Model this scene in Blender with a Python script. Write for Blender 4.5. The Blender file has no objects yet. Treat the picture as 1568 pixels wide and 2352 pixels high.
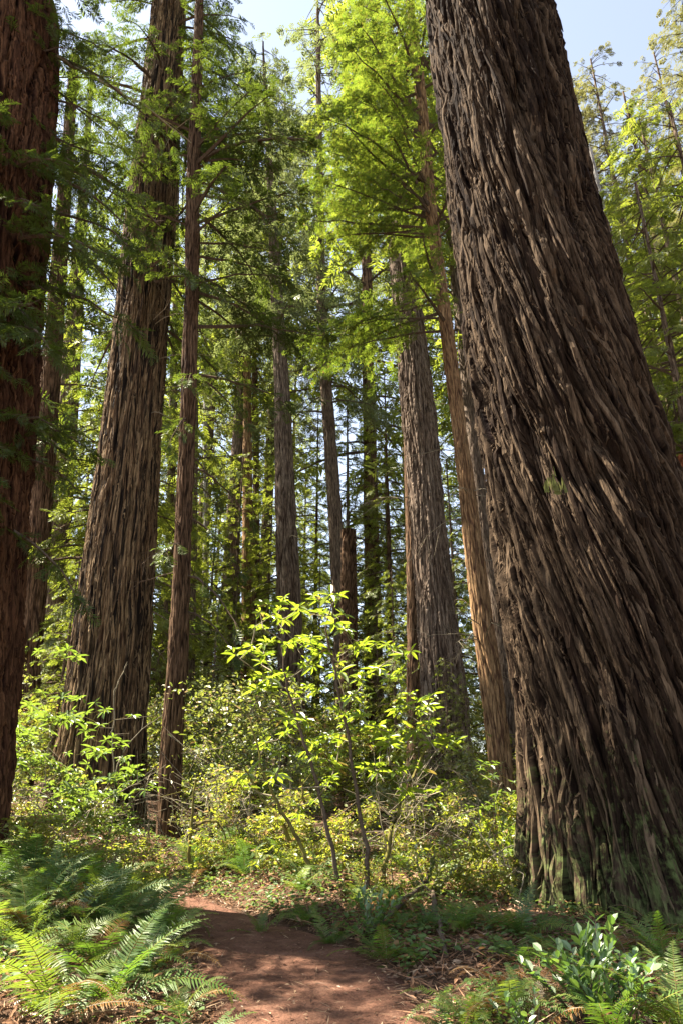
import bpy, math, random
import numpy as np
from mathutils import Vector
S = bpy.context.scene
COL = S.collection
R = math.radians
# ---------------------------------------------------------------- camera, sky, sun, exposure
TILT = R(21.6); F = 1575.0; PW, PH = 1568, 2352; CAMZ = 1.5
cam = bpy.data.cameras.new("camera"); cam.sensor_fit = 'VERTICAL'; cam.sensor_height = 36.0; cam.sensor_width = 24.0
cam.lens = 36.0*F/PH; cam.clip_end = 3000; cam.clip_start = 0.05
camo = bpy.data.objects.new("camera", cam); COL.objects.link(camo)
camo.location = (0, 0, CAMZ); camo.rotation_euler = (R(90)+TILT, 0, 0); S.camera = camo
SUN_EL = R(55); SUN_AZ = R(-75)           # azimuth measured from +Y towards +X
sd = Vector((math.sin(SUN_AZ)*math.cos(SUN_EL), math.cos(SUN_AZ)*math.cos(SUN_EL), math.sin(SUN_EL)))
W = bpy.data.worlds.new("World"); S.world = W; W.use_nodes = True
wn = W.node_tree; bg = wn.nodes["Background"]
sky = wn.nodes.new("ShaderNodeTexSky"); sky.sky_type = 'NISHITA'; sky.sun_disc = False
sky.sun_elevation = SUN_EL; sky.sun_rotation = SUN_AZ; sky.dust_density = 0.3; sky.air_density = 1.0; sky.ozone_density = 1.5
hs = wn.nodes.new("ShaderNodeHueSaturation"); hs.inputs["Saturation"].default_value = 0.58; wn.links.new(sky.outputs[0], hs.inputs["Color"]); wn.links.new(hs.outputs[0], bg.inputs[0]); bg.inputs[1].default_value = 0.062
sl = bpy.data.lights.new("sun", 'SUN'); sl.energy = 5.0; sl.angle = R(0.5); sl.color = (1.0, 0.93, 0.80)
so = bpy.data.objects.new("sun", sl); COL.objects.link(so); so.rotation_euler = sd.to_track_quat('Z', 'Y').to_euler()
S.view_settings.view_transform = 'Standard'; S.view_settings.look = 'None'
S.view_settings.exposure = 2.65; S.view_settings.gamma = 1.0; S.view_settings.use_curve_mapping = False
cy = S.cycles; cy.max_bounces = 6; cy.diffuse_bounces = 4; cy.glossy_bounces = 2; cy.transmission_bounces = 4
cy.transparent_max_bounces = 4; cy.caustics_reflective = False; cy.caustics_refractive = False; cy.sample_clamp_indirect = 6.0

# ---------------------------------------------------------------- picture <-> world
cT, sT = math.cos(TILT), math.sin(TILT)
def ray(px, py):
    x = (px-784.0)/F; u = (1176.0-py)/F
    return np.array([x, cT-sT*u, sT+cT*u])
def at(px, py, Y):
    d = ray(px, py); return d*(Y/d[1]) + np.array([0, 0, CAMZ])
def on_z(px, py, z=0.0):
    d = ray(px, py); return d*((z-CAMZ)/d[2]) + np.array([0, 0, CAMZ])
def pix(x, y, z):
    z = z-CAMZ; dep = y*cT+z*sT; up = z*cT-y*sT
    return 784+F*x/dep, 1176-F*up/dep
def axis_depth(p): return p[1]*cT+(p[2]-CAMZ)*sT

# ---------------------------------------------------------------- numpy noise
def _tab(seed, n, m): return np.random.default_rng(seed).random((n, m))
def perlin(x, y, px, seed, py=64):
    px = max(2, int(px)); a = _tab(seed, py, px)*2*np.pi
    ix = np.floor(x).astype(int); iy = np.floor(y).astype(int); fx = x-ix; fy = y-iy
    def g(i, j):
        t = a[(iy+j) % py, (ix+i) % px]; return np.cos(t)*(fx-i)+np.sin(t)*(fy-j)
    s = fx*fx*fx*(fx*(fx*6-15)+10); t = fy*fy*fy*(fy*(fy*6-15)+10)
    a0 = g(0, 0)*(1-s)+g(1, 0)*s; a1 = g(0, 1)*(1-s)+g(1, 1)*s
    return (a0*(1-t)+a1*t)*1.5
def voronoi(x, y, px, seed, py=64):
    px = max(3, int(px)); jx = _tab(seed, py, px); jy = _tab(seed+1, py, px); idt = _tab(seed+2, py, px)
    ix = np.floor(x).astype(int); iy = np.floor(y).astype(int); fx = x-ix; fy = y-iy
    f1 = np.full(x.shape, 9.0); f2 = np.full(x.shape, 9.0); cid = np.zeros(x.shape)
    for i in (-1, 0, 1):
        for j in (-1, 0, 1):
            r = (iy+j) % py; c = (ix+i) % px
            d = np.hypot(i+jx[r, c]-fx, j+jy[r, c]-fy)
            m = d < f1; f2 = np.where(m, f1, np.minimum(f2, d)); cid = np.where(m, idt[r, c], cid); f1 = np.where(m, d, f1)
    return f1, f2, cid
def sstep(a, b, x):
    t = np.clip((x-a)/(b-a), 0, 1); return t*t*(3-2*t)

# ---------------------------------------------------------------- materials
def newmat(name):
    m = bpy.data.materials.new(name); m.use_nodes = True; nt = m.node_tree; nt.nodes.clear()
    out = nt.nodes.new("ShaderNodeOutputMaterial"); return m, nt, out
class NB:
    def __init__(s, nt): s.nt = nt
    def n(s, t, **k):
        nd = s.nt.nodes.new("ShaderNode"+t)
        for a, b in k.items(): setattr(nd, a, b)
        return nd
    def l(s, a, b): s.nt.links.new(a, b)
    def noise(s, vec, scale, detail=3, rough=0.6):
        nd = s.n("TexNoise"); nd.inputs["Scale"].default_value = scale; nd.inputs["Detail"].default_value = detail
        nd.inputs["Roughness"].default_value = rough; s.l(vec, nd.inputs["Vector"]); return nd.outputs[0]
    def ramp(s, fac, stops):
        nd = s.n("ValToRGB"); e = nd.color_ramp.elements
        while len(e) < len(stops): e.new(0.5)
        for i, (p, c) in enumerate(stops):
            e[i].position = p; e[i].color = (c[0], c[1], c[2], 1) if not isinstance(c, (int, float)) else (c, c, c, 1)
        s.l(fac, nd.inputs[0]); return nd.outputs[0]
    def mix(s, fac, a, b, mode='MIX'):
        nd = s.n("MixRGB", blend_type=mode)
        for i, v in enumerate((fac, a, b)):
            if hasattr(v, "links"): s.l(v, nd.inputs[i])
            elif isinstance(v, (int, float)): nd.inputs[i].default_value = v
            else: nd.inputs[i].default_value = (v[0], v[1], v[2], 1)
        return nd.outputs[0]
    def scale(s, vec, sx, sy, sz):
        nd = s.n("Mapping"); nd.inputs["Scale"].default_value = (sx, sy, sz); s.l(vec, nd.inputs[0]); return nd.outputs[0]
def leafmat(name, c1, c2, t1, t2, trans=0.5, gloss=0.06, rough=0.4, yellow=None, yfrac=0.0, nscale=0.35):
    m, nt, out = newmat(name); b = NB(nt)
    geo = b.n("NewGeometry"); rnd = geo.outputs["Random Per Island"]
    tc = b.n("TexCoord"); ns = b.noise(tc.outputs["Object"], nscale, 2)
    mixf = b.n("Math", operation='ADD'); b.l(rnd, mixf.inputs[0]); b.l(ns, mixf.inputs[1])
    mf = b.n("Math", operation='MULTIPLY_ADD'); b.l(mixf.outputs[0], mf.inputs[0]); mf.inputs[1].default_value = 0.8; mf.inputs[2].default_value = -0.3; mf.use_clamp = True
    dc = b.mix(mf.outputs[0], c1, c2); tcx = b.mix(mf.outputs[0], t1, t2)
    if yellow:
        wn_ = b.n("TexWhiteNoise", noise_dimensions='1D'); b.l(rnd, wn_.inputs["W"])
        lt = b.n("Math", operation='LESS_THAN'); b.l(wn_.outputs[0], lt.inputs[0]); lt.inputs[1].default_value = yfrac
        dc = b.mix(lt.outputs[0], dc, yellow); tcx = b.mix(lt.outputs[0], tcx, yellow)
    d = b.n("BsdfDiffuse"); b.l(dc, d.inputs[0]); t = b.n("BsdfTranslucent"); b.l(tcx, t.inputs[0])
    ms = b.n("MixShader"); ms.inputs[0].default_value = trans; b.l(d.outputs[0], ms.inputs[1]); b.l(t.outputs[0], ms.inputs[2])
    g = b.n("BsdfGlossy"); g.inputs["Roughness"].default_value = rough; g.inputs[0].default_value = (1, 1, 0.85, 1)
    m2 = b.n("MixShader"); m2.inputs[0].default_value = gloss; b.l(ms.outputs[0], m2.inputs[1]); b.l(g.outputs[0], m2.inputs[2])
    b.l(m2.outputs[0], out.inputs[0]); return m
def barkmat(name, ridge, alt, furrow, char=0.0, moss=0.0, bump=0.5, fx=14.0, fy=1.2):
    m, nt, out = newmat(name); b = NB(nt)
    uv = b.n("UVMap"); uv.uv_map = "UVMap"; v = uv.outputs[0]
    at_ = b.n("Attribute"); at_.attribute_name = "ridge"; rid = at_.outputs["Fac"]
    n1 = b.noise(b.scale(v, fx, fy, 1), 1.0, 3); n2 = b.noise(b.scale(v, fx*2.3, fy*2.2, 1), 1.0, 4, 0.7)
    n3 = b.noise(b.scale(v, 1.2, 0.5, 1), 1.0, 3)
    a2_ = b.n("Attribute"); a2_.attribute_name = "strand"
    c = b.mix(b.ramp(a2_.outputs["Fac"], [(0.25, 0.0), (0.75, 1.0)]), ridge, alt)
    c = b.mix(b.ramp(n1, [(0.45, 0.0), (0.75, 0.6)]), c, alt)
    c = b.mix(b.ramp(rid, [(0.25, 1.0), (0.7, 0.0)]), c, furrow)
    c = b.mix(0.85, c, b.ramp(n2, [(0.36, 0.22), (0.64, 1.8)]), 'MULTIPLY')
    c = b.mix(0.5, c, b.ramp(n3, [(0.3, 0.6), (0.7, 1.35)]), 'MULTIPLY')
    if char:
        nc = b.noise(b.scale(v, 8.0, 0.28, 1), 1.0, 5, 0.6)
        c = b.mix(b.ramp(nc, [(0.64-char*0.1, 0.0), (0.74-char*0.1, 0.95)]), c, (0.012, 0.010, 0.009))
    if moss:
        sx = b.n("SeparateXYZ"); b.l(v, sx.inputs[0])
        nm = b.noise(b.scale(v, 9.0, 5.0, 1), 1.0, 6, 0.75)
        mm = b.n("MapRange"); b.l(sx.outputs[1], mm.inputs[0]); mm.inputs[1].default_value = 0.2; mm.inputs[2].default_value = 3.2
        mm.inputs[3].default_value = 0.14*moss; mm.inputs[4].default_value = -0.12
        ad = b.n("Math", operation='ADD'); b.l(nm, ad.inputs[0]); b.l(mm.outputs[0], ad.inputs[1])
        mf = b.ramp(ad.outputs[0], [(0.57, 0.0), (0.72, 0.7)])
        c = b.mix(mf, c, b.mix(n2, (0.040, 0.062, 0.018), (0.15, 0.175, 0.060)))
    p = b.n("BsdfPrincipled"); b.l(c, p.inputs["Base Color"]); p.inputs["Roughness"].default_value = 0.95; p.inputs["Specular IOR Level"].default_value = 0.04
    bu = b.n("Bump"); bu.inputs["Strength"].default_value = bump; bu.inputs["Distance"].default_value = 0.03
    ad = b.n("Math", operation='ADD'); b.l(n2, ad.inputs[0]); b.l(n1, ad.inputs[1]); b.l(ad.outputs[0], bu.inputs["Height"]); b.l(bu.outputs[0], p.inputs["Normal"])
    b.l(p.outputs[0], out.inputs[0]); return m
def plainbark(name, c1, c2, sc=20.0):
    m, nt, out = newmat(name); b = NB(nt); tc = b.n("TexCoord")
    n1 = b.noise(tc.outputs["Object"], sc, 3); c = b.mix(b.ramp(n1, [(0.35, 0.0), (0.65, 1.0)]), c1, c2)
    d = b.n("BsdfDiffuse"); b.l(c, d.inputs[0]); b.l(d.outputs[0], out.inputs[0]); return m

M = {}
# bark
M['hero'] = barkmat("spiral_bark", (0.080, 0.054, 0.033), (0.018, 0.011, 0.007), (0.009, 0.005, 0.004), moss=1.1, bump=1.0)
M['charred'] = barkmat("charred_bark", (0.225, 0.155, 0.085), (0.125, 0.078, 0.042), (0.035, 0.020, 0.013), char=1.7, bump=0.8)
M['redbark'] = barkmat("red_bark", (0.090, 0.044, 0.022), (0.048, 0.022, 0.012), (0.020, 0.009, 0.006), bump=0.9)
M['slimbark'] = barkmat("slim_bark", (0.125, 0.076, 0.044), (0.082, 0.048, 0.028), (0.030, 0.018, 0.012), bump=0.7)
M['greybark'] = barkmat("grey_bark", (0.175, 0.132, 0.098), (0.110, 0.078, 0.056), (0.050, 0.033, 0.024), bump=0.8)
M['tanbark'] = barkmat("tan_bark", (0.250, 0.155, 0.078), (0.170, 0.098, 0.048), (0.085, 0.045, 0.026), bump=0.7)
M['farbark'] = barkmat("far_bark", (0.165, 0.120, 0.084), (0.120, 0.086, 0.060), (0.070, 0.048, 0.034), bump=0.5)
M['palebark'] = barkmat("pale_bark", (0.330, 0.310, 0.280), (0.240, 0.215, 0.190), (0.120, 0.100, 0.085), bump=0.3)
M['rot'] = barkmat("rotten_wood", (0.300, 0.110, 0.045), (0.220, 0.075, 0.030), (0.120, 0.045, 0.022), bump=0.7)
M['twig'] = plainbark("twig_bark", (0.075, 0.052, 0.036), (0.12, 0.09, 0.065))
M['deadtwig'] = plainbark("dead_twig", (0.16, 0.13, 0.09), (0.26, 0.22, 0.15))
M['mossytwig'] = plainbark("mossy_stem", (0.10, 0.075, 0.035), (0.17, 0.155, 0.035), 9.0)
# leaves
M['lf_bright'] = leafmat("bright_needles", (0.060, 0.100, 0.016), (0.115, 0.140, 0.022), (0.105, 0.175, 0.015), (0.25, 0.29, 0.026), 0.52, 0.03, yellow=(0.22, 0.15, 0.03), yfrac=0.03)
M['lf_dark'] = leafmat("shade_toned_needles", (0.036, 0.060, 0.012), (0.066, 0.092, 0.018), (0.058, 0.096, 0.010), (0.14, 0.175, 0.016), 0.45, 0.025)  # redwood needles kept dark: the shade on these crowns is put into the colour
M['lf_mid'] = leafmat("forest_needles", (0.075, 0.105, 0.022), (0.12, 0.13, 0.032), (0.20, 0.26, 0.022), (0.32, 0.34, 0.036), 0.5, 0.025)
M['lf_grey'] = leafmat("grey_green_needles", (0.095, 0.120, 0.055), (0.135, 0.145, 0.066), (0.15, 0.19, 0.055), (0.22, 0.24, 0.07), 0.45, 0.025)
M['lf_olive'] = leafmat("olive_needles", (0.095, 0.100, 0.036), (0.145, 0.130, 0.048), (0.15, 0.155, 0.040), (0.23, 0.21, 0.055), 0.45, 0.03)
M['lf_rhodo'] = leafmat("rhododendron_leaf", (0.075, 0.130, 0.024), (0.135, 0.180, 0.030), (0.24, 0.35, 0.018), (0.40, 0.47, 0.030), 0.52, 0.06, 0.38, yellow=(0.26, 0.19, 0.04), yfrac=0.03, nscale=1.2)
M['lf_rhodo2'] = leafmat("rhododendron_shade_toned_leaf", (0.060, 0.110, 0.026), (0.095, 0.145, 0.032), (0.15, 0.23, 0.02), (0.24, 0.32, 0.035), 0.5, 0.05, 0.4)  # dimmer copy of the rhododendron leaf, with shade painted into its colour
M['lf_huck'] = leafmat("glossy_shrub_leaf", (0.075, 0.100, 0.036), (0.140, 0.150, 0.060), (0.21, 0.26, 0.03), (0.34, 0.36, 0.05), 0.42, 0.07, 0.42, yellow=(0.30, 0.22, 0.09), yfrac=0.14)
M['lf_under'] = leafmat("understory_leaf", (0.10, 0.130, 0.026), (0.17, 0.185, 0.036), (0.30, 0.35, 0.025), (0.44, 0.44, 0.04), 0.52, 0.03, 0.45, yellow=(0.30, 0.19, 0.07), yfrac=0.16)
M['lf_lichen'] = leafmat("hanging_lichen", (0.10, 0.11, 0.035), (0.15, 0.15, 0.05), (0.10, 0.11, 0.035), (0.15, 0.15, 0.05), 0.4, 0.0)
M['lf_salal'] = leafmat("salal_leaf", (0.060, 0.125, 0.036), (0.10, 0.17, 0.045), (0.15, 0.28, 0.03), (0.26, 0.38, 0.05), 0.42, 0.09, 0.40)
M['fern'] = leafmat("fern_green", (0.046, 0.100, 0.018), (0.085, 0.132, 0.024), (0.10, 0.20, 0.015), (0.18, 0.28, 0.022), 0.43, 0.025, 0.48)
M['fernlight'] = leafmat("fern_light_green", (0.080, 0.135, 0.024), (0.125, 0.160, 0.032), (0.18, 0.26, 0.02), (0.27, 0.33, 0.03), 0.43, 0.03, 0.48)
M['fernblue'] = leafmat("fern_deep_green", (0.036, 0.082, 0.020), (0.060, 0.108, 0.026), (0.08, 0.15, 0.018), (0.12, 0.20, 0.024), 0.40, 0.03, 0.48)
M['ferndry'] = leafmat("fern_dry", (0.13, 0.060, 0.020), (0.21, 0.115, 0.036), (0.16, 0.07, 0.02), (0.24, 0.13, 0.03), 0.38, 0.02)
M['litter'] = leafmat("litter_flakes", (0.16, 0.075, 0.038), (0.27, 0.150, 0.085), (0.08, 0.04, 0.02), (0.1, 0.06, 0.03), 0.15, 0.02, yellow=(0.36, 0.24, 0.15), yfrac=0.15, nscale=3)
M['pathlitter'] = leafmat("path_flakes", (0.075, 0.040, 0.026), (0.18, 0.100, 0.062), (0.05, 0.025, 0.02), (0.06, 0.04, 0.03), 0.1, 0.02, yellow=(0.34, 0.23, 0.14), yfrac=0.16, nscale=3)
M['sorrel'] = leafmat("ground_leaf", (0.060, 0.105, 0.030), (0.10, 0.15, 0.040), (0.14, 0.22, 0.03), (0.24, 0.32, 0.05), 0.42, 0.02, 0.5, yellow=(0.24, 0.13, 0.05), yfrac=0.12, nscale=2)
def groundmat(name, stops, sc, bump, ex=None):
    m, nt, out = newmat(name); b = NB(nt); tc = b.n("TexCoord"); v = tc.outputs["Object"]
    n1 = b.noise(v, sc, 6, 0.7); n2 = b.noise(v, sc*9, 4, 0.7); n3 = b.noise(v, sc*0.25, 2)
    c = b.ramp(n1, stops); c = b.mix(0.7, c, b.ramp(n2, [(0.3, 0.5), (0.72, 1.5)]), 'MULTIPLY')
    c = b.mix(0.5, c, b.ramp(n3, [(0.35, 0.7), (0.65, 1.3)]), 'MULTIPLY')
    p = b.n("BsdfPrincipled"); b.l(c, p.inputs["Base Color"]); p.inputs["Roughness"].default_value = 0.95; p.inputs["Specular IOR Level"].default_value = 0.1
    bu = b.n("Bump"); bu.inputs["Strength"].default_value = bump; bu.inputs["Distance"].default_value = 0.03
    ad = b.n("Math", operation='ADD'); b.l(n2, ad.inputs[0]); b.l(n1, ad.inputs[1]); b.l(ad.outputs[0], bu.inputs["Height"]); b.l(bu.outputs[0], p.inputs["Normal"])
    b.l(p.outputs[0], out.inputs[0]); return m
M['ground'] = groundmat("forest_floor", [(0.3, (0.035, 0.022, 0.014)), (0.5, (0.085, 0.048, 0.028)), (0.7, (0.15, 0.090, 0.055))], 6.0, 1.0)
M['path'] = groundmat("trail_dirt", [(0.3, (0.090, 0.042, 0.026)), (0.5, (0.138, 0.066, 0.041)), (0.72, (0.180, 0.094, 0.060))], 5.0, 0.9)

# ---------------------------------------------------------------- mesh building
class MB:
    def __init__(s): s.v = []; s.q = []; s.m = []; s.n = 0
    def add(s, v, q, mi=0):
        v = np.asarray(v, float).reshape(-1, 3); q = np.asarray(q, np.int64).reshape(-1, 4)
        if not len(q): return
        s.v.append(v); s.q.append(q+s.n); s.m.append(np.full(len(q), mi, np.int32)); s.n += len(v)
    def inst(s, tv, tq, pos, rot, mi=0):       # rot (n,3,3) columns are axes, already scaled
        n = len(pos)
        if not n: return
        v = np.einsum('nij,kj->nki', rot, tv)+pos[:, None, :]
        q = tq[None]+(np.arange(n)*len(tv))[:, None, None]
        s.add(v.reshape(-1, 3), q.reshape(-1, 4), mi)
    def tube(s, pts, rad, sides=5, mi=0):
        pts = np.asarray(pts, float); n = len(pts); rad = np.broadcast_to(np.asarray(rad, float), (n,))
        t = np.gradient(pts, axis=0); t /= np.linalg.norm(t, axis=1, keepdims=True)+1e-9
        up = np.where(np.abs(t[:, 2:3]) > 0.9, np.array([[1.0, 0, 0]]), np.array([[0, 0, 1.0]]))
        a = np.cross(t, up); a /= np.linalg.norm(a, axis=1, keepdims=True)+1e-9; b = np.cross(t, a)
        ang = np.arange(sides)*2*np.pi/sides
        v = pts[:, None]+rad[:, None, None]*(np.cos(ang)[None, :, None]*a[:, None]+np.sin(ang)[None, :, None]*b[:, None])
        i = np.arange(n-1)[:, None]*sides; j = np.arange(sides)[None]; k = (j+1) % sides
        s.add(v.reshape(-1, 3), np.stack([i+j, i+k, i+sides+k, i+sides+j], -1).reshape(-1, 4), mi)
    def mesh(s, name, mats, smooth=False, nsm=None):
        v = np.concatenate(s.v); q = np.concatenate(s.q); mi = np.concatenate(s.m)
        me = bpy.data.meshes.new(name); me.vertices.add(len(v)); me.vertices.foreach_set("co", v.astype(np.float32).ravel())
        me.loops.add(q.size); me.loops.foreach_set("vertex_index", q.astype(np.int32).ravel())
        me.polygons.add(len(q)); me.polygons.foreach_set("loop_start", np.arange(0, q.size, 4, dtype=np.int32))
        for m in mats: me.materials.append(M[m])
        me.polygons.foreach_set("material_index", mi)
        me.polygons.foreach_set("use_smooth", np.arange(len(q)) < (len(q) if nsm is None else nsm) if smooth else np.zeros(len(q), bool))
        me.update(calc_edges=True); return me
def link(name, data, parent=None, loc=None):
    o = bpy.data.objects.new(name, data); COL.objects.link(o)
    if parent is not None: o.parent = parent
    if loc is not None: o.location = loc
    return o
def tag(o, label, cat, group=None):
    o['label'] = label; o['category'] = cat
    if group: o['group'] = group
    return o
def thing(name, label, cat, loc=(0, 0, 0), rz=0.0, sc=1.0, group=None):
    o = link(name, None); o.location = loc; o.rotation_euler = (0, 0, rz); o.scale = (sc, sc, sc)
    o.empty_display_size = 0.2; return tag(o, label, cat, group)
def dup(root, loc, rz, sc, label, group=None):
    r = root.copy(); COL.objects.link(r); r.location = loc; r.rotation_euler = (0, 0, rz)
    r.scale = sc if hasattr(sc, '__len__') else (sc, sc, sc); r['label'] = label
    if group: r['group'] = group
    for ch in list(root.children):
        c = ch.copy(); COL.objects.link(c); c.parent = r
    return r
def frames(d, nrm, sc):
    d = d/np.linalg.norm(d, axis=1, keepdims=True); y = np.cross(nrm, d); y /= np.linalg.norm(y, axis=1, keepdims=True)+1e-9
    z = np.cross(d, y); return np.stack([d, y, z], -1)*np.asarray(sc).reshape(-1, 1, 1)

# ---------------------------------------------------------------- templates
def rhomb(base, d, L, w, up=0.0, side=None):
    d = np.array(d, float); d /= np.linalg.norm(d); s = np.cross([0, 0, 1], d); s /= np.linalg.norm(s)+1e-9
    base = np.array(base, float); mid = base+d*L*0.42+np.array([0, 0, up*L*0.3])
    return [base, mid-s*w/2, base+d*L, mid+s*w/2]
def spray_template(pairs, seed, bl=0.38, bw=0.085, curl=0.12, sub=False):
    rg = np.random.default_rng(seed); v = []
    for i in range(pairs):
        t = 0.06+0.86*i/(pairs-1)
        L = bl*(0.55+0.9*math.sin(math.pi*min(1, 0.22+0.72*t)))*rg.uniform(0.8, 1.15)*(1.0 if t < 0.8 else 0.75)
        for sgn in (-1, 1):
            a = R(rg.uniform(40, 62)); d = (math.cos(a), sgn*math.sin(a), rg.uniform(-0.25, 0.12))
            v += rhomb((t, 0, -curl*t*t), d, L, bw*rg.uniform(0.8, 1.25), rg.uniform(-.1, .3))
    v += rhomb((0.9, 0, -curl*0.8), (1, 0, -0.2), bl*0.7, bw)
    v += rhomb((0.0, 0, 0.0), (1, 0, -curl), 1.0, bw*0.35)
    return np.array(v), np.arange(len(v)).reshape(-1, 4)
SPR_NEAR = [spray_template(11, k, 0.34, 0.062) for k in range(3)]
SPR_MID = [spray_template(7, 10+k, 0.38, 0.095) for k in range(3)]
SPR_FAR = [spray_template(4, 20+k, 0.46, 0.15) for k in range(3)]
def broadleaf(L=1.0, w=0.32, fold=0.10, curl=0.15):
    v = np.array([[0, 0, 0], [0.32*L, w*0.46*L, fold*L*0.6], [0.70*L, w*0.44*L, fold*L*0.6-curl*0.4*L], [L, 0, -curl*L],
                  [0.70*L, -w*0.44*L, fold*L*0.6-curl*0.4*L], [0.32*L, -w*0.46*L, fold*L*0.6]])
    return v, np.array([[0, 3, 2, 1], [0, 5, 4, 3]])
LEAF = broadleaf(); LEAF_OV = broadleaf(1.0, 0.55, 0.08, 0.10)
def whorl_template(n, seed, L=1.0, w=0.30):
    rg = np.random.default_rng(seed); V = []; Q = []; k = 0; lv, lq = broadleaf(L, w, 0.09, 0.22)
    for i in range(n):
        az = 2*np.pi*(i+rg.uniform(-0.25, 0.25))/n; el = rg.uniform(-0.45, 0.45); s = rg.uniform(0.5, 1.15)
        d = np.array([[math.cos(az)*math.cos(el), math.sin(az)*math.cos(el), math.sin(el)]])
        fr = frames(d, np.array([[0, 0, 1.0]]), [s])[0]; V.append(lv@fr.T+d[0]*0.06); Q.append(lq+k); k += len(lv)
    return np.concatenate(V), np.concatenate(Q)
WHORLS = [whorl_template(n, n) for n in (6, 7, 8, 9)]

# ---------------------------------------------------------------- conifer crown
def crown(mb, axis, z0, z1, nbr, Lfun, rg, spr, slen=0.35, az=None, droop=0.35, e0=(-0.1, 0.35), tw_sp=0.24, mi_leaf=0, mi_bark=1, twl=0.36, dens=1.0, keep=None, bstart=0.15, rnd=0.4):
    P = []; D = []; Nn = []; SC = []
    for k in range(nbr):
        t = (k+rg.random())/nbr; z = z0+(z1-z0)*t
        a = rg.uniform(0, 2*np.pi) if az is None else az(rg)
        L = Lfun(t)*rg.uniform(0.65, 1.2); el = rg.uniform(*e0); c = axis(z)
        n = 9; s = np.linspace(0, 1, n); bend = rg.uniform(-0.35, 0.35)
        aa = a+bend*s
        pts = np.stack([c[0]+np.cumsum(np.cos(aa))*L/n, c[1]+np.cumsum(np.sin(aa))*L/n, z+L*(math.tan(el)*s-droop*s*s)+rg.normal(0, 0.02*L, n)*s], -1)
        pts[0] = (c[0], c[1], z)
        if keep is not None and not keep(pts[0], pts[-1]): continue
        mb.tube(pts, np.linspace(0.014*L+0.008, 0.004, n), 4, mi_bark)
        nt = max(3, int(L*(1-bstart)/tw_sp))
        for i in range(nt):
            u = bstart+(1-bstart)*(i+rg.random()*0.8)/nt; f = u*(n-1); j = min(n-2, int(f)); p = pts[j]+(pts[j+1]-pts[j])*(f-j)
            tg = pts[j+1]-pts[j]; tg /= np.linalg.norm(tg); sg = 1 if i % 2 else -1; ang = sg*rg.uniform(0.6, 1.15)
            d = np.array([tg[0]*math.cos(ang)-tg[1]*math.sin(ang), tg[0]*math.sin(ang)+tg[1]*math.cos(ang), tg[2]*0.6-rg.uniform(0.0, 0.25)])
            lt = max(slen*0.8, twl*L*(1.05-0.75*u)*rg.uniform(0.6, 1.2)); ns = max(1, int(lt/(slen*0.42)*dens))
            q = (np.arange(ns)+rg.random(ns)*0.6)/ns; pp = p+d*(lt*q)[:, None]; pp[:, 2] -= 0.18*lt*q*q
            sa = np.where(np.arange(ns) % 2 == 0, 1, -1)*rg.uniform(0.2, 0.95, ns); sa[-1] = 0
            dd = np.stack([d[0]*np.cos(sa)-d[1]*np.sin(sa), d[0]*np.sin(sa)+d[1]*np.cos(sa), np.full(ns, d[2])-0.25*q+rg.normal(0, rnd*0.55, ns)], -1)
            P.append(pp); D.append(dd); Nn.append(np.stack([rg.normal(0, rnd, ns), rg.normal(0, rnd, ns), np.ones(ns)], -1)); SC.append(slen*rg.uniform(0.65, 1.2, ns))
            if slen < 0.5: mb.tube(np.stack([p, p+d*lt*0.5+[0, 0, -0.03*lt], p+d*lt+[0, 0, -0.16*lt]]), [0.006, 0.004, 0.002], 3, mi_bark)
        ns = 3; P.append(pts[-2:-1].repeat(ns, 0)); D.append(np.tile(pts[-1]-pts[-2], (ns, 1))+rg.normal(0, 0.15, (ns, 3))*L/n); Nn.append(np.tile([0, 0, 1.0], (ns, 1))+rg.normal(0, 0.3, (ns, 3))); SC.append(np.full(ns, slen*1.1))
    P = np.concatenate(P); D = np.concatenate(D); Nn = np.concatenate(Nn); SC = np.concatenate(SC)
    fr = frames(D, Nn, SC); w = rg.integers(0, len(spr), len(P))
    for i, (tv, tq) in enumerate(spr):
        m = w == i; mb.inst(tv, tq, P[m], fr[m], mi_leaf)

# ---------------------------------------------------------------- ground and path
Lpx = [(330, 2352+900), (505, 2352), (462, 2250), (452, 2180), (440, 2135), (418, 2105), (372, 2072)]
Rpx = [(1330, 2352+900), (985, 2352), (925, 2250), (830, 2182), (690, 2138), (570, 2104), (455, 2062)]
PL = np.array([on_z(*p)[:2] for p in Lpx]); PR = np.array([on_z(*p)[:2] for p in Rpx])
PL[0] = (-1.0, -3); PR[0] = (0.75, -3)
PL = np.vstack([PL, [[-4.6, 11.6], [-7.5, 12.6], [-12, 14.5]]]); PR = np.vstack([PR, [[-3.6, 12.9], [-7.0, 14.2], [-11.6, 16.2]]])
def resample(P, n):
    d = np.r_[0, np.cumsum(np.linalg.norm(np.diff(P, axis=0), axis=1))]; t = np.linspace(0, d[-1], n*8)
    x = np.interp(t, d, P[:, 0]); y = np.interp(t, d, P[:, 1]); k = np.ones(9)/9
    xs = np.convolve(np.pad(x, 4, 'edge'), k, 'valid'); ys = np.convolve(np.pad(y, 4, 'edge'), k, 'valid')
    return np.stack([xs, ys], -1)[np.linspace(0, n*8-1, n).astype(int)]
NP_ = 160
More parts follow.
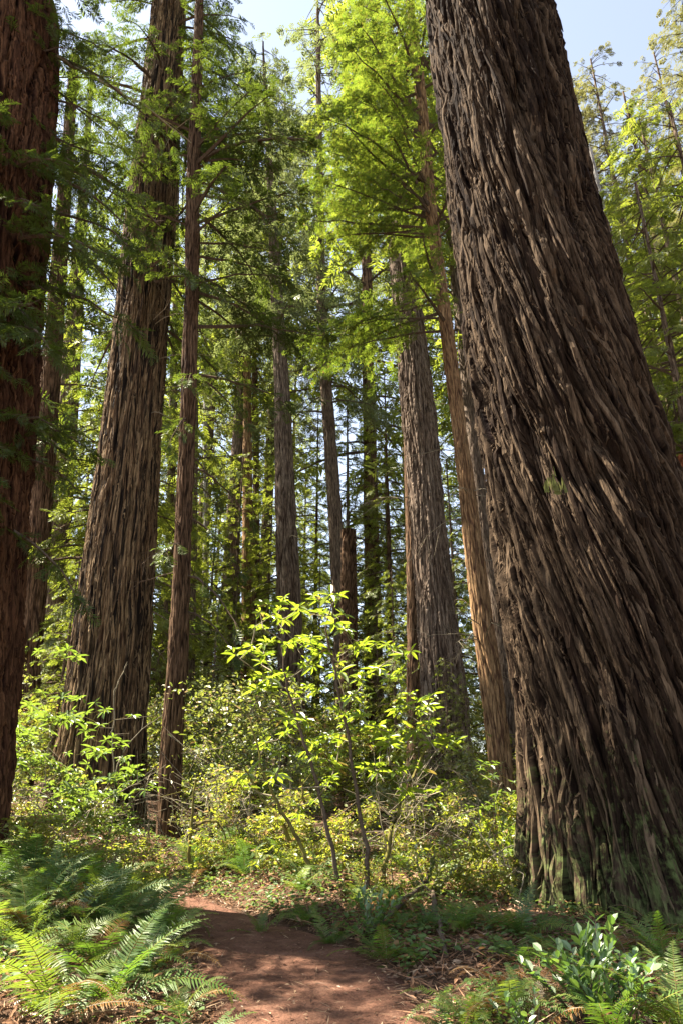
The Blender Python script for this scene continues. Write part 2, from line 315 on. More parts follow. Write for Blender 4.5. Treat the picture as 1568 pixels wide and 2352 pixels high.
# pair the edges knot by knot
def by_knots(P):
    t = np.linspace(0, len(P)-1, NP_); return np.stack([np.interp(t, np.arange(len(P)), P[:, 0]), np.interp(t, np.arange(len(P)), P[:, 1])], -1)
EL = by_knots(PL); ER = by_knots(PR)
k_ = np.ones(11)/11
EL = np.stack([np.convolve(np.pad(EL[:, i], 5, 'edge'), k_, 'valid') for i in (0, 1)], -1); ER = np.stack([np.convolve(np.pad(ER[:, i], 5, 'edge'), k_, 'valid') for i in (0, 1)], -1)
PC = (EL+ER)/2; PWH = np.linalg.norm(EL-ER, axis=1)/2
def path_d(x, y):
    x = np.asarray(x, float); y = np.asarray(y, float); sh = x.shape; x = x.ravel(); y = y.ravel(); best = np.full(x.shape, 1e9)
    near = np.nonzero((np.abs(x) < 30) & (y < 40) & (y > -20))[0]
    if len(near):
        b = np.full(len(near), 1e9)
        for c, w in zip(PC[::2], PWH[::2]): b = np.minimum(b, np.hypot(x[near]-c[0], y[near]-c[1])-w)
        best[near] = b
    return best.reshape(sh)
HERO_X, HERO_Y = at(1420, 2050, 9.6)[0], 9.6
def gz(x, y):
    x = np.asarray(x, float); y = np.asarray(y, float)
    d = path_d(x, y); s = sstep(-0.02, 1.3, d)
    h = 0.07*sstep(0.0, 0.35, d)+0.22*s*(x < 0)+0.03*s
    h = h+0.04*np.exp(-((x-HERO_X)**2+(y-HERO_Y+0.5)**2)/5.0)*s
    h = h+0.13*np.clip(-x-2.6, 0, 5)*s
    h = h+np.clip(y-15, 0, 90)*0.045
    h = h+s*0.06*perlin(x*0.9+50, y*0.9+50, 512, 5, 512)+s*0.035*perlin(x*2.7+90, y*2.7+90, 512, 6, 512)
    return h-0.03*(d < 0)
def g1(x, y): return float(gz(np.array([x]), np.array([y]))[0])
xs = np.unique(np.r_[np.linspace(-500, -30, 24), np.linspace(-30, -8, 40), np.linspace(-8, 8, 180), np.linspace(8, 30, 40), np.linspace(30, 500, 24)])
ys = np.unique(np.r_[np.linspace(-60, -2, 20), np.linspace(-2, 16, 200), np.linspace(16, 40, 50), np.linspace(40, 130, 30), np.linspace(130, 900, 16)])
X, Y = np.meshgrid(xs, ys); mb = MB(); nx, ny = len(xs), len(ys)
i = np.arange(ny-1)[:, None]*nx; j = np.arange(nx-1)[None]
mb.add(np.stack([X, Y, gz(X, Y)], -1), np.stack([i+j, i+j+1, i+nx+j+1, i+nx+j], -1))
gr = link("ground", mb.mesh("ground", ['ground'], True)); gr['kind'] = 'structure'
mb = MB(); nc = 13; t = np.linspace(-0.03, 1.03, nc)
pv = EL[:, None]*(1-t[None, :, None])+ER[:, None]*t[None, :, None]
prg = np.random.default_rng(3); wob = perlin(np.arange(NP_)[:, None]*0.37+0*t[None], t[None]*2.0+0*np.arange(NP_)[:, None], 64, 9)
pv[:, 0] += wob[:, :1]*0.06; pv[:, -1] += wob[:, -1:]*0.06
pz = 0.004+0.02*perlin(pv[..., 0]*2+40, pv[..., 1]*2+40, 256, 12, 256)
pz[:, 0] = pz[:, -1] = -0.028
i = np.arange(NP_-1)[:, None]*nc; j = np.arange(nc-1)[None]
mb.add(np.concatenate([pv, pz[..., None]+0.012], -1), np.stack([i+j, i+j+1, i+nc+j+1, i+nc+j], -1))
pa = link("path", mb.mesh("path", ['path'], True)); pa['kind'] = 'structure'

# ---------------------------------------------------------------- trunks
def trunk(name, prof, mat, N, Mv, seed, parent, loc, twist=None, strand=(0.16, 1.6), amp=0.05, fine=True, lobes=0.0, zlo=None, topcap=False, shag=None, big=0.0):
    prof = np.array(sorted(prof)); z = np.linspace(prof[0, 0] if zlo is None else zlo, prof[-1, 0], Mv)
    cx = np.interp(z, prof[:, 0], prof[:, 1]); cyy = np.interp(z, prof[:, 0], prof[:, 2]); rr = np.interp(z, prof[:, 0], prof[:, 3])
    k = max(1, Mv//40); ker = np.ones(2*k+1)/(2*k+1); sm = lambda a: np.convolve(np.pad(a, k, 'edge'), ker, 'valid'); cx, cyy, rr = sm(cx), sm(cyy), sm(rr)
    C = 2*np.pi*float(np.median(rr)); u = np.linspace(0, 1, N+1); U, Z = np.meshgrid(u, z)
    tw = np.zeros(Mv) if twist is None else twist(z)
    UU = U+tw[:, None]/(2*np.pi)+0.012*perlin(U*6, Z*0.5, 6, seed+50)
    w, l = strand; n1 = max(4, round(C/w)); n2 = n1*2+1; n3 = n1*7
    zz = Z+40
    a1 = UU*n1+0.55*perlin(UU*n1*0.5, zz/l*1.2, max(2, n1//2), seed+1); f1, f2, id1 = voronoi(a1, zz/l, n1, seed+2)
    e1 = sstep(0.0, 0.26, f2-f1)
    a2 = UU*n2+0.6*perlin(UU*n1, zz/l*2.2, n1, seed+5); f1, f2, id2 = voronoi(a2, zz/(l*0.5), n2, seed+6); e2 = sstep(0.0, 0.4, f2-f1)
    h = e1*0.50+e2*0.22+(id1-0.5)*0.55+(id2-0.5)*0.25
    if fine:
        a3 = UU*n1*4+0.5*perlin(UU*n2, zz/l*4, n2, seed+15); f1, f2, id3 = voronoi(a3, zz/(l*0.2), n1*4, seed+16); e3 = sstep(0.0, 0.3, f2-f1)
        h = h+(id3-0.5)*0.30+e3*0.10+0.10*perlin(UU*n3, zz/(l*0.16), n3, seed+8)
    n0 = max(4, n1//4); a0 = UU*n0+0.5*perlin(UU*n0, zz/l*1.1, n0, seed+21); f1, f2, id0 = voronoi(a0, zz/(l*1.1), n0, seed+22); e0 = sstep(0.0, 0.22, f2-f1); h = h+big*(e0*1.0-0.85+(id0-0.5)*0.7)
    g = 1-np.abs(perlin(UU*max(3, n1//4), zz/(l*2.2), max(3, n1//4), seed+11)); h = h-0.95*sstep(0.88, 0.99, g)
    if lobes:
        ph = 2*np.pi*U; rad0 = 0; lob = np.sin(ph*5+seed)+0.6*np.sin(ph*8+seed*2.1+Z*0.3); fl = np.exp(-np.clip(Z-prof[0, 0], 0, 99)/1.3)
    rad = rr[:, None]+amp*h*(0.6+0.4*rr[:, None]/rr.max())
    if lobes: rad = rad*(1+lobes*fl*lob*0.5+lobes*0.35*np.exp(-np.clip(Z-prof[0, 0], 0, 99)/3.0)*lob*0.5); rad = rad+lobes*0.9*np.exp(-np.clip(Z-prof[0, 0], 0, 99)/0.7)*(0.6*perlin(U*9, zz*1.1, 9, seed+31)+0.5*perlin(U*22, zz*2.4, 22, seed+32)+0.05)+lobes*0.7*np.exp(-np.clip(Z-prof[0, 0], 0, 99)/0.3)*(0.5+0.5*lob)
    ph = (U-0.5)*2*np.pi
    v = np.stack([cx[:, None]+rad*np.sin(ph), cyy[:, None]-rad*np.cos(ph), Z], -1)-np.array(loc)
    mb = MB(); i = np.arange(Mv-1)[:, None]*(N+1); j = np.arange(N)[None]
    q = np.stack([i+j, i+j+1, i+N+1+j+1, i+N+1+j], -1).reshape(-1, 4); mb.add(v, q)
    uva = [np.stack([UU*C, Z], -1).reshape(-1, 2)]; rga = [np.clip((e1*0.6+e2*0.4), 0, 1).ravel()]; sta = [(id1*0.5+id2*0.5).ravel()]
    if shag:                                   # loose bark strips: long pointed slivers that follow the grain, their lower ends lifting
      for (ns, w0, w1, l0, l1_, th) in (shag if isinstance(shag, list) else [shag]):
        rg = np.random.default_rng(seed+77+ns); m = 19; s = np.linspace(0, 1, m)
        u0 = rg.random(ns); L = rg.uniform(l0, l1_, ns)*rg.uniform(0.5, 1, ns); zt = rg.uniform(z[0]+0.2, z[-1], ns); wd = rg.uniform(w0, w1, ns)
        zs = zt[:, None]-L[:, None]*s[None]; zs = np.maximum(zs, z[0])
        tws = np.interp(zs, z, tw); twt = np.interp(zt, z, tw)[:, None]
        us = (u0[:, None]-(tws-twt)/(2*np.pi)+rg.normal(0, 0.010, (ns, 1))*s[None]*L[:, None]/1.5+0.004*np.sin(s[None]*rg.uniform(3, 9, (ns, 1))+rg.uniform(0, 6, (ns, 1)))) % 1.0
        ui = np.clip((us*N).astype(int), 0, N-1); zi = np.clip(((zs-z[0])/(z[-1]-z[0])*(Mv-1)).astype(int), 0, Mv-1)
        R0 = np.interp(zs, z, rr)*(1+(rad[zi, ui]/np.interp(zs, z, rr)-1)*0.82)
        prof_w = np.clip(np.sin(np.pi*np.clip(s, 0.0, 1.0)**0.8), 0, 1)**0.55*(1-0.25*s)+0.03
        lift = th*(rg.uniform(0.25, 0.9, (ns, 1))+rg.uniform(-0.2, 0.9, (ns, 1))*s[None]**3)
        W = wd[:, None]*prof_w[None]*rg.uniform(0.86, 1.12, (ns, m)); k5 = np.array([-0.5, -0.40, 0.0, 0.42, 0.5]); hh = np.array([-1.8, 0.1, 0.3, 0.05, -1.8])
        jit = rg.normal(0, 0.10, (ns, m, 5)); rs = R0[..., None]+lift[..., None]+th*(hh+jit*1.5)*np.clip(W/wd[:, None]*1.2, 0.2, 1)[..., None]
        pu = us[..., None]*2*np.pi-np.pi+W[..., None]*(k5+jit*0.25)/R0[..., None]; cz = np.repeat(zs[..., None], 5, -1)
        vv = np.stack([np.interp(cz, z, cx)+rs*np.sin(pu), np.interp(cz, z, cyy)-rs*np.cos(pu), cz], -1).reshape(-1, 3)-np.array(loc)
        bq = np.array([[i*5+j, i*5+j+1, i*5+6+j, i*5+5+j] for i in range(m-1) for j in range(4)])[:, ::-1]
        off = mb.n; sq = (bq[None]+(np.arange(ns)*m*5)[:, None, None]).reshape(-1, 4); mb.add(vv, sq); q = np.concatenate([q, sq+off])
        uva.append(np.stack([(pu/(2*np.pi))*C+rg.random((ns, 1, 1))*30+cz*0, cz+rg.random((ns, 1, 1))*0.3], -1).reshape(-1, 2)); rga.append(np.broadcast_to(np.array([0.2, 0.9, 1, 0.9, 0.2]), (ns, m, 5)).ravel()); sta.append(np.repeat(rg.random(ns), m*5))
    me = mb.mesh(name, [mat], True, N*(Mv-1))
    uvl = me.uv_layers.new(name="UVMap"); uvc = np.concatenate(uva)[q.ravel()]; uvl.data.foreach_set("uv", uvc.astype(np.float32).ravel())
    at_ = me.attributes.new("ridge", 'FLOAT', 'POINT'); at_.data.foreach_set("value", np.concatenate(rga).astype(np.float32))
    a2_ = me.attributes.new("strand", 'FLOAT', 'POINT'); a2_.data.foreach_set("value", np.concatenate(sta).astype(np.float32))
    return link(name, me, parent)
def prof_from(edges, Y, ext=None, base=None):
    """edges: (py, left px, right px) at distance Y -> (z, cx, cy, r)"""
    out = []
    for py, l, r in edges:
        dl, dr = ray(l, py), ray(r, py); a1, a2 = math.atan2(dl[0], dl[1]), math.atan2(dr[0], dr[1]); am, h = (a1+a2)/2, (a2-a1)/2
        D = Y/math.cos(am); sl_ = (dl[2]/math.hypot(dl[0], dl[1])+dr[2]/math.hypot(dr[0], dr[1]))/2
        out.append((CAMZ+D*math.cos(h)*sl_, D*math.sin(am), Y, D*math.sin(h)*0.97))
    out.sort()
    if base is not None:
        z0 = base; a, b = np.array(out[0]), np.array(out[min(2, len(out)-1)]); 
        if a[0] > z0:
            t = (z0-a[0])/(b[0]-a[0]); c = a+(b-a)*t; c[3] = a[3]*1.06; out.insert(0, (z0, c[1], Y, c[3]))
    if ext:
        a, b = np.array(out[-2]), np.array(out[-1]); t = (ext-b[0])/(b[0]-a[0]); c = b+(b-a)*t; out.append((ext, c[1], Y, max(0.03, b[3]*(0.62 if Y < 26 else 0.12))))
    return out
def axis_of(prof):
    p = np.array(sorted(prof)); return lambda z: (np.interp(z, p[:, 0], p[:, 1]), np.interp(z, p[:, 0], p[:, 2]))
def deadlimbs(root, loc, prof, n, zr, L, seed, az=None, mat='deadtwig', droop=0.3, rad=0.016):
    rg = np.random.default_rng(seed); ax = axis_of(prof); p = np.array(sorted(prof))
    for k in range(n):
        z = rg.uniform(*zr); c = ax(z); a = rg.uniform(0, 2*np.pi) if az is None else rg.choice(az)+rg.normal(0, 0.45); l = rg.uniform(0.5, 1.2)*L
        r0 = np.interp(z, p[:, 0], p[:, 3])*0.9; m = 8; s = np.linspace(0, 1, m); aa = a+np.cumsum(rg.normal(0, 0.16, m)); el = rg.uniform(-0.5, 0.5)
        pts = np.stack([c[0]+r0*math.cos(a)+np.cumsum(np.cos(aa))*l/m, c[1]+r0*math.sin(a)+np.cumsum(np.sin(aa))*l/m, z+l*(el*s-droop*s*s)+np.cumsum(rg.normal(0, 0.03*l, m))*s], -1)
        pts[0] = (c[0], c[1], z); pts -= np.array(loc)
        mb = MB(); mb.tube(pts, np.linspace(rad, 0.003, m), 5)
        for i in range(2, m-1):
            for q in range(rg.integers(0, 3)):
                d = pts[i+1]-pts[i]; d = d/np.linalg.norm(d)+rg.normal(0, 0.7, 3); ll = l*rg.uniform(0.12, 0.35)
                mb.tube(np.stack([pts[i], pts[i]+d*ll*0.5, pts[i]+d*ll+[0, 0, -0.1*ll]]), [0.006, 0.004, 0.002], 3)
        link("branch", mb.mesh("branch", [mat]), root)

def hero_tree(label, edges, Y, mat, N, Mv, seed, ext, base=None, group='redwood trunks', cat='tree', name='redwood_tree', **kw):
    bx = edges[-1]; 
    p0 = at((bx[1]+bx[2])/2, bx[0], Y); 
    prof = prof_from(edges, Y, ext, None); a = np.array(prof[0]); b2 = np.array(prof[min(2, len(prof)-1)])
    zb = g1(a[1], Y)
    if a[0] > zb: prof = prof_from(edges, Y, ext, zb)
    loc = (float(prof[0][1]), Y, zb)
    root = thing(name, label, cat, loc, group=group)
    trunk("trunk", prof, mat, N, Mv, seed, root, loc, zlo=zb-0.35, **kw)
    return root, prof, loc
def add_crown(root, loc, mats, build, name="crown"):
    mb = MB(); build(mb); 
    for i in range(len(mb.v)): mb.v[i] = mb.v[i]-np.array(loc)
    return link(name, mb.mesh(name, mats), root)

# the giant on the right
tw_z = np.linspace(-1, 30, 200); tk = 0.02+0.125*sstep(0.6, 3.0, tw_z)*(1-0.65*sstep(6, 13, tw_z)); tw_i = np.cumsum(tk)*(tw_z[1]-tw_z[0])
T18 = [(0, 985, 1262), (200, 1010, 1305), (430, 1037, 1360), (650, 1063, 1415), (850, 1086, 1468), (1000, 1108, 1515), (1200, 1132, 1580), (1400, 1163, 1650), (1550, 1186, 1695),
       (1750, 1210, 1745), (1900, 1213, 1800), (2030, 1203, 1890), (2120, 1206, 2010)]
r18, p18, l18 = hero_tree("huge leaning redwood with spiralling shaggy bark and mossy flared base right of the path", T18, 9.6, 'hero', 760, 950, 101, 24, twist=lambda z: np.interp(z, tw_z, tw_i), strand=(0.15, 4.2), amp=0.15, lobes=0.15, big=0.75, shag=[(6500, 0.016, 0.050, 0.5, 2.2, 0.026), (1150, 0.05, 0.13, 1.6, 5.0, 0.050)])
# charred broad trunk on the left
T4 = [(60, 345, 425), (280, 318, 415), (480, 290, 405), (750, 263, 386), (1050, 226, 366), (1300, 190, 355), (1500, 160, 346), (1650, 143, 338), (1900, 92, 328)]
r4, p4, l4 = hero_tree("broad redwood with flat tan bark strips and charred black streaks left of the path", T4, 17.0, 'charred', 420, 620, 202, 38, strand=(0.11, 2.6), amp=0.075, lobes=0.08, shag=(2600, 0.03, 0.09, 0.8, 3.0, 0.022))
T1 = [(0, -130, 143), (300, -155, 132), (600, -180, 106), (1000, -205, 78), (1400, -235, 50), (1750, -262, 22), (1950, -290, 5)]
r1, p1, l1 = hero_tree("dark reddish redwood trunk cut off by the left edge of the photo", T1, 10.0, 'redbark', 420, 560, 303, 19.5, strand=(0.12, 2.4), amp=0.12, shag=(2600, 0.03, 0.09, 0.5, 2.0, 0.03))
T5 = [(260, 438, 462), (400, 430, 460), (700, 424, 456), (1000, 414, 447), (1300, 400, 437), (1500, 388, 432), (1700, 372, 419), (1980, 358, 410)]
r5, p5, l5 = hero_tree("slim dark straight redwood rising beside the path bend, right of the charred trunk", T5, 15.2, 'slimbark', 150, 420, 404, 32, strand=(0.07, 1.2), amp=0.035)
T12 = [(420, 614, 630), (700, 624, 651), (900, 631, 665), (1100, 632, 676), (1300, 635, 687), (1500, 639, 697), (1700, 640, 704)]
r12, p12, l12 = hero_tree("tall straight grey redwood in the middle, behind the sunlit rhododendron", T12, 34.0, 'greybark', 150, 420, 505, 52, strand=(0.13, 2.6), amp=0.06)
T13 = [(100, 726, 735), (700, 728, 748), (870, 735, 760), (1000, 744, 771), (1200, 755, 786), (1400, 764, 798), (1600, 768, 802)]
r13, p13, l13 = hero_tree("narrow brown conifer with many side branches between the grey middle trunk and the broken snag", T13, 36.0, 'farbark', 100, 300, 606, 62, strand=(0.14, 2.0), amp=0.05)
T15 = [(300, 872, 905), (550, 892, 940), (750, 909, 970), (950, 925, 998), (1150, 943, 1014), (1400, 960, 1041), (1650, 973, 1075), (1850, 980, 1095)]
r15, p15, l15 = hero_tree("stout redwood with grey ribbed bark sunlit down its left side, behind the rhododendron", T15, 23.0, 'greybark', 260, 520, 707, 42, strand=(0.11, 2.4), amp=0.07, lobes=0.06, shag=(1700, 0.05, 0.11, 0.8, 2.8, 0.055))
T16 = [(-60, 922, 940), (150, 948, 970), (300, 960, 985), (480, 975, 1001), (700, 1004, 1031), (850, 1020, 1052), (1000, 1040, 1072), (1200, 1060, 1100), (1400, 1080, 1126), (1550, 1099, 1150), (1700, 1118, 1168), (1900, 1135, 1195)]
r16, p16, l16 = hero_tree("slim orange tan redwood under the bright yellow green crown, left of the giant", T16, 18.0, 'tanbark', 150, 420, 808, 32, strand=(0.08, 1.3), amp=0.035)
T17 = [(700, 1040, 1066), (900, 1060, 1090), (1150, 1085, 1117), (1400, 1128, 1166), (1600, 1148, 1194), (1800, 1165, 1215)]
r17, p17, l17 = hero_tree("grey scaly trunk squeezed between the slim tan redwood and the giant", T17, 24.0, 'greybark', 120, 300, 909, 36, strand=(0.06, 0.3), amp=0.03)
T15b = [(1150, 930, 955), (1300, 933, 962), (1450, 934, 970), (1900, 934, 982)]
r15b, p15b, l15b = hero_tree("dark trunk hidden just behind the left edge of the stout ribbed redwood", T15b, 27.0, 'slimbark', 90, 240, 910, 30, strand=(0.1, 1.2), amp=0.04)
T2 = [(700, 110, 150), (1100, 75, 126), (1300, 58, 112), (1500, 40, 97), (1750, 20, 80)]
r2, p2, l2 = hero_tree("dark ridged redwood just right of the trunk at the left photo edge", T2, 24.0, 'slimbark', 140, 300, 911, 36, strand=(0.1, 1.8), amp=0.05)
T3 = [(850, 140, 186), (1100, 118, 172), (1300, 105, 158), (1500, 90, 145), (1750, 75, 130)]
r3, p3, l3 = hero_tree("lighter brown redwood behind, between the dark ridged trunk and the charred trunk", T3, 29.0, 'farbark', 140, 300, 912, 42, strand=(0.1, 1.2), amp=0.05)
T10 = [(750, 560, 575), (900, 560, 577), (1150, 558, 580), (1400, 556, 584), (1700, 552, 588)]
r10, p10, l10 = hero_tree("narrow tan trunk left of the grey middle redwood, its bark catching sun", T10, 42.0, 'tanbark', 80, 240, 913, 50, strand=(0.12, 1.6), amp=0.05)
T11 = [(900, 580, 592), (1050, 582, 595), (1400, 583, 598), (1700, 583, 600)]
r11, p11, l11 = hero_tree("thin dark trunk tight against the right of the narrow tan trunk", T11, 46.0, 'slimbark', 60, 200, 914, 50, strand=(0.12, 1.6), amp=0.05)
T9 = [(900, 540, 550), (1100, 538, 550), (1480, 537, 552), (1700, 536, 553)]
r9, p9, l9 = hero_tree("thin dark pole trunk standing left of the narrow tan trunk", T9, 44.0, 'slimbark', 60, 200, 915, 48, strand=(0.12, 1.6), amp=0.04)
T6 = [(850, 392, 408), (1200, 383, 401), (1500, 374, 394), (1800, 366, 388)]
r6, p6, l6 = hero_tree("thin grey trunk showing between the charred trunk and the slim dark redwood", T6, 38.0, 'greybark', 70, 220, 916, 46, strand=(0.12, 1.6), amp=0.05)
T7 = [(1000, 440, 455), (1300, 434, 452), (1500, 428, 448), (1800, 420, 444)]
r7, p7, l7 = hero_tree("thin brown trunk peeping out on the right side of the slim dark redwood", T7, 36.0, 'farbark', 70, 220, 917, 40, strand=(0.12, 1.6), amp=0.05)
T8 = [(1000, 468, 478), (1240, 467, 480), (1480, 464, 480), (1750, 461, 480)]
r8, p8, l8 = hero_tree("pale thin trunk in the sunlit gap right of the slim dark redwood", T8, 44.0, 'palebark', 60, 200, 918, 46, strand=(0.12, 1.6), amp=0.04)
T19 = [(340, 1348, 1358), (550, 1396, 1408), (760, 1446, 1462), (930, 1490, 1510), (1200, 1556, 1580), (1500, 1625, 1655)]
r19, p19, l19 = hero_tree("thin pale leaning trunk in the green right of the giant", T19, 22.0, 'palebark', 70, 260, 919, 23.5, strand=(0.08, 0.5), amp=0.02)
# snags
T14 = [(1218, 786, 814), (1300, 786, 816), (1500, 784, 818), (1700, 782, 822)]
r14, p14, l14 = hero_tree("broken topped dark snag behind the rhododendron", T14, 32.0, 'slimbark', 110, 200, 920, None, group=None, name='broken_snag', cat='snag', strand=(0.14, 1.0), amp=0.10)
T20 = [(1055, 1545, 1640), (1110, 1540, 1650), (1250, 1560, 1690), (1500, 1600, 1760), (1800, 1640, 1830)]
r20, p20, l20 = hero_tree("rotten orange red snag at the right photo edge beside the giant", T20, 13.0, 'rot', 140, 220, 921, None, group=None, name='rotten_snag', cat='snag', strand=(0.10, 0.9), amp=0.12)

# ---------------------------------------------------------------- crowns of the near trees (no limbs grow in a few gaps the sun comes through)
GAPS = [((-0.6, 7.6, 0.0), 0.9), ((-1.9, 10.6, 0.0), 1.0), ((2.7, 22.0, 11.0), 1.5), ((3.0, 22.0, 7.0), 1.5), ((-3.0, 33.0, 13.0), 1.5), ((0.0, 40.0, 6.0), 3.0), ((-4.0, 30.0, 5.0), 2.5), ((-2.5, 13.2, 1.6), 1.6), ((1.0, 14.5, 1.5), 1.7), ((2.6, 12.8, 1.0), 1.3), ((-4.2, 8.0, 0.5), 0.7), ((3.5, 17.8, 6.0), 1.2), ((2.7, 8.5, 9.5), 1.3), ((2.9, 8.4, 6.0), 0.9), ((0.2, 10.3, 2.6), 1.8), ((1.4, 10.3, 2.0), 1.2), ((2.2, 7.2, 0.3), 0.8), ((3.2, 5.5, 0.5), 1.1), ((-1.0, 14.0, 1.5), 2.2), ((-2.2, 5.6, 0.5), 0.8), ((-1.6, 11.5, 0.2), 0.9)]
_sd = np.array(sd)
def sungap(a, b):
    for c, r in GAPS:
        for q in (b, (a+b)/2):
            v = q-np.array(c); t = v@_sd
            if t > 0 and np.linalg.norm(v-t*_sd) < r: return False
    return True
rgc = np.random.default_rng(11)
def side(a0, a1): return lambda rg: rg.uniform(a0, a1)
ax1, ax4, ax5, ax16 = axis_of(p1), axis_of(p4), axis_of(p5), axis_of(p16)
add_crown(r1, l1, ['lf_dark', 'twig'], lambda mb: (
    crown(mb, ax1, 5.6, 13.5, 30, lambda t: 3.0, np.random.default_rng(20), SPR_NEAR, 0.30, side(-1.9, 0.15), 0.35, (-0.3, 0.1), 0.19, rnd=0.55),
    crown(mb, ax1, 5.2, 17.5, 60, lambda t: 2.3+1.1*t, np.random.default_rng(21), SPR_NEAR, 0.30, side(-2.3, 1.0), 0.35, (-0.35, 0.15), 0.20, rnd=0.55, keep=sungap),))
add_crown(r4, l4, ['lf_dark', 'twig'], lambda mb: (
    crown(mb, ax4, 13.5, 30, 96, lambda t: 4.2-0.6*t, np.random.default_rng(23), SPR_MID, 0.34, None, 0.4, (-0.3, 0.15), 0.26, rnd=0.5, keep=sungap),))
add_crown(r5, l5, ['lf_dark', 'twig'], lambda mb: (
    crown(mb, ax5, 11.0, 22, 46, lambda t: 3.4, np.random.default_rng(24), SPR_MID, 0.32, None, 0.3, (-0.2, 0.35), 0.22, rnd=0.5, keep=sungap),
    crown(mb, ax5, 5.0, 12, 9, lambda t: 2.0, np.random.default_rng(25), SPR_MID, 0.30, None, 0.5, (-0.5, 0.0), 0.26, rnd=0.5)))
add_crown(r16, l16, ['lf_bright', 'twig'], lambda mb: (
    crown(mb, ax16, 18.3, 32, 100, lambda t: 4.2-0.9*t, np.random.default_rng(26), SPR_MID, 0.30, lambda rg: rg.normal(3.25, 1.35), 0.12, (0.0, 0.5), 0.21, rnd=0.6, keep=sungap),
    crown(mb, ax16, 14.6, 16.4, 7, lambda t: 4.6, np.random.default_rng(27), SPR_MID, 0.30, side(2.5, 4.3), 0.16, (-0.15, 0.1), 0.18, rnd=0.55)))
ax15, ax12, ax13, ax17 = axis_of(p15), axis_of(p12), axis_of(p13), axis_of(p17)
add_crown(r15, l15, ['lf_mid', 'twig'], lambda mb: crown(mb, ax15, 23, 42, 60, lambda t: 4.0-2.4*t, np.random.default_rng(31), SPR_FAR, 0.62, None, 0.35, (-0.3, 0.2), 0.42, keep=sungap))
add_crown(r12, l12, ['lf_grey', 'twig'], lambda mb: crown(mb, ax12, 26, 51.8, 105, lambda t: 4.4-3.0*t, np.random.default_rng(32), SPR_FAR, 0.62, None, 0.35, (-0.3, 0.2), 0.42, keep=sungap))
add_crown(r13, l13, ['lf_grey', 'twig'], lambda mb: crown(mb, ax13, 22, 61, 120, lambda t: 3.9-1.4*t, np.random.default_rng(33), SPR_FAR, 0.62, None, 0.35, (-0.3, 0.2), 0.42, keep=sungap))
add_crown(r17, l17, ['lf_mid', 'twig'], lambda mb: crown(mb, ax17, 17, 34, 60, lambda t: 3.6-2.0*t, np.random.default_rng(34), SPR_FAR, 0.6, None, 0.35, (-0.3, 0.2), 0.38, keep=sungap))
add_crown(r19, l19, ['lf_mid', 'twig'], lambda mb: crown(mb, axis_of(p19), 6, 22, 60, lambda t: 2.6-1.0*t, np.random.default_rng(35), SPR_MID, 0.45, None, 0.3, (-0.2, 0.3), 0.3))
for (r_, l_, p_, za, zb, n_, L_, lf_, sd0) in [(r2, l2, p2, 12, 36, 60, 3.6, 'lf_dark', 51), (r3, l3, p3, 15, 42, 60, 4.0, 'lf_mid', 52), (r10, l10, p10, 28, 50, 45, 3.6, 'lf_mid', 53), (r11, l11, p11, 27, 50, 30, 3.2, 'lf_mid', 54),
        (r9, l9, p9, 22, 48, 45, 3.4, 'lf_mid', 55), (r6, l6, p6, 20, 46, 45, 3.6, 'lf_grey', 56), (r7, l7, p7, 18, 40, 40, 3.2, 'lf_mid', 57), (r8, l8, p8, 22, 46, 40, 3.2, 'lf_grey', 58), (r15b, l15b, p15b, 16, 30, 26, 3.0, 'lf_dark', 59)]:
    add_crown(r_, l_, [lf_, 'twig'], lambda mb: crown(mb, axis_of(p_), za, zb-0.5, n_, lambda t: L_*(1-0.6*t*t), np.random.default_rng(sd0), SPR_FAR, 0.58, None, 0.35, (-0.3, 0.2), 0.5, rnd=0.5, keep=sungap))
deadlimbs(r16, l16, p16, 12, (3.5, 11), 1.7, 41, mat='deadtwig')
deadlimbs(r15, l15, p15, 9, (5, 13), 2.2, 42, mat='deadtwig')
deadlimbs(r5, l5, p5, 9, (3.5, 11), 1.6, 43, mat='twig')
deadlimbs(r12, l12, p12, 9, (6, 17), 2.6, 44, mat='deadtwig', rad=0.03)
deadlimbs(r4, l4, p4, 6, (10, 15), 1.8, 45, az=[-1.2, -0.4], mat='deadtwig')

def limb(root, loc, pts, r, mat, seed):
    rg = np.random.default_rng(seed); P = np.array([at(a, b, c) for a, b, c in pts]); n = 18; t = np.linspace(0, len(P)-1, n); c = np.stack([np.interp(t, np.arange(len(P)), P[:, i]) for i in range(3)], -1)
    c[1:-1] = (c[:-2]+2*c[1:-1]+c[2:])/4; c += rg.normal(0, 0.015, c.shape); c -= np.array(loc); mb = MB(); mb.tube(c, np.linspace(r, r*0.3, n), 6)
    for k in range(16):
        i = rg.integers(4, n-1); d = (c[i+1]-c[i]); d = d/np.linalg.norm(d)+rg.normal(0, 0.8, 3); L = rg.uniform(0.2, 0.7); mb.tube(np.stack([c[i], c[i]+d*L*0.5, c[i]+d*L+[0, 0, -0.1]]), [r*0.25, r*0.16, r*0.08], 3)
    link("branch", mb.mesh("branch", [mat]), root)
limb(r5, l5, [(448, 378, 15.2), (500, 345, 15.0), (570, 325, 14.8), (640, 318, 14.6), (700, 318, 14.4)], 0.07, 'twig', 1)
limb(r5, l5, [(450, 445, 15.2), (520, 458, 15.0), (590, 480, 14.8), (620, 505, 14.6)], 0.05, 'twig', 2)
limb(r1, l1, [(120, 352, 10.0), (210, 390, 10.6), (290, 445, 11.2), (370, 520, 11.8)], 0.05, 'twig', 3)
limb(r1, l1, [(130, 130, 10.0), (220, 180, 10.8), (330, 240, 11.6), (440, 330, 12.4)], 0.05, 'deadtwig', 4)
limb(r1, l1, [(100, 520, 10.0), (170, 560, 10.2), (250, 640, 10.4), (300, 700, 10.4)], 0.035, 'twig', 5)
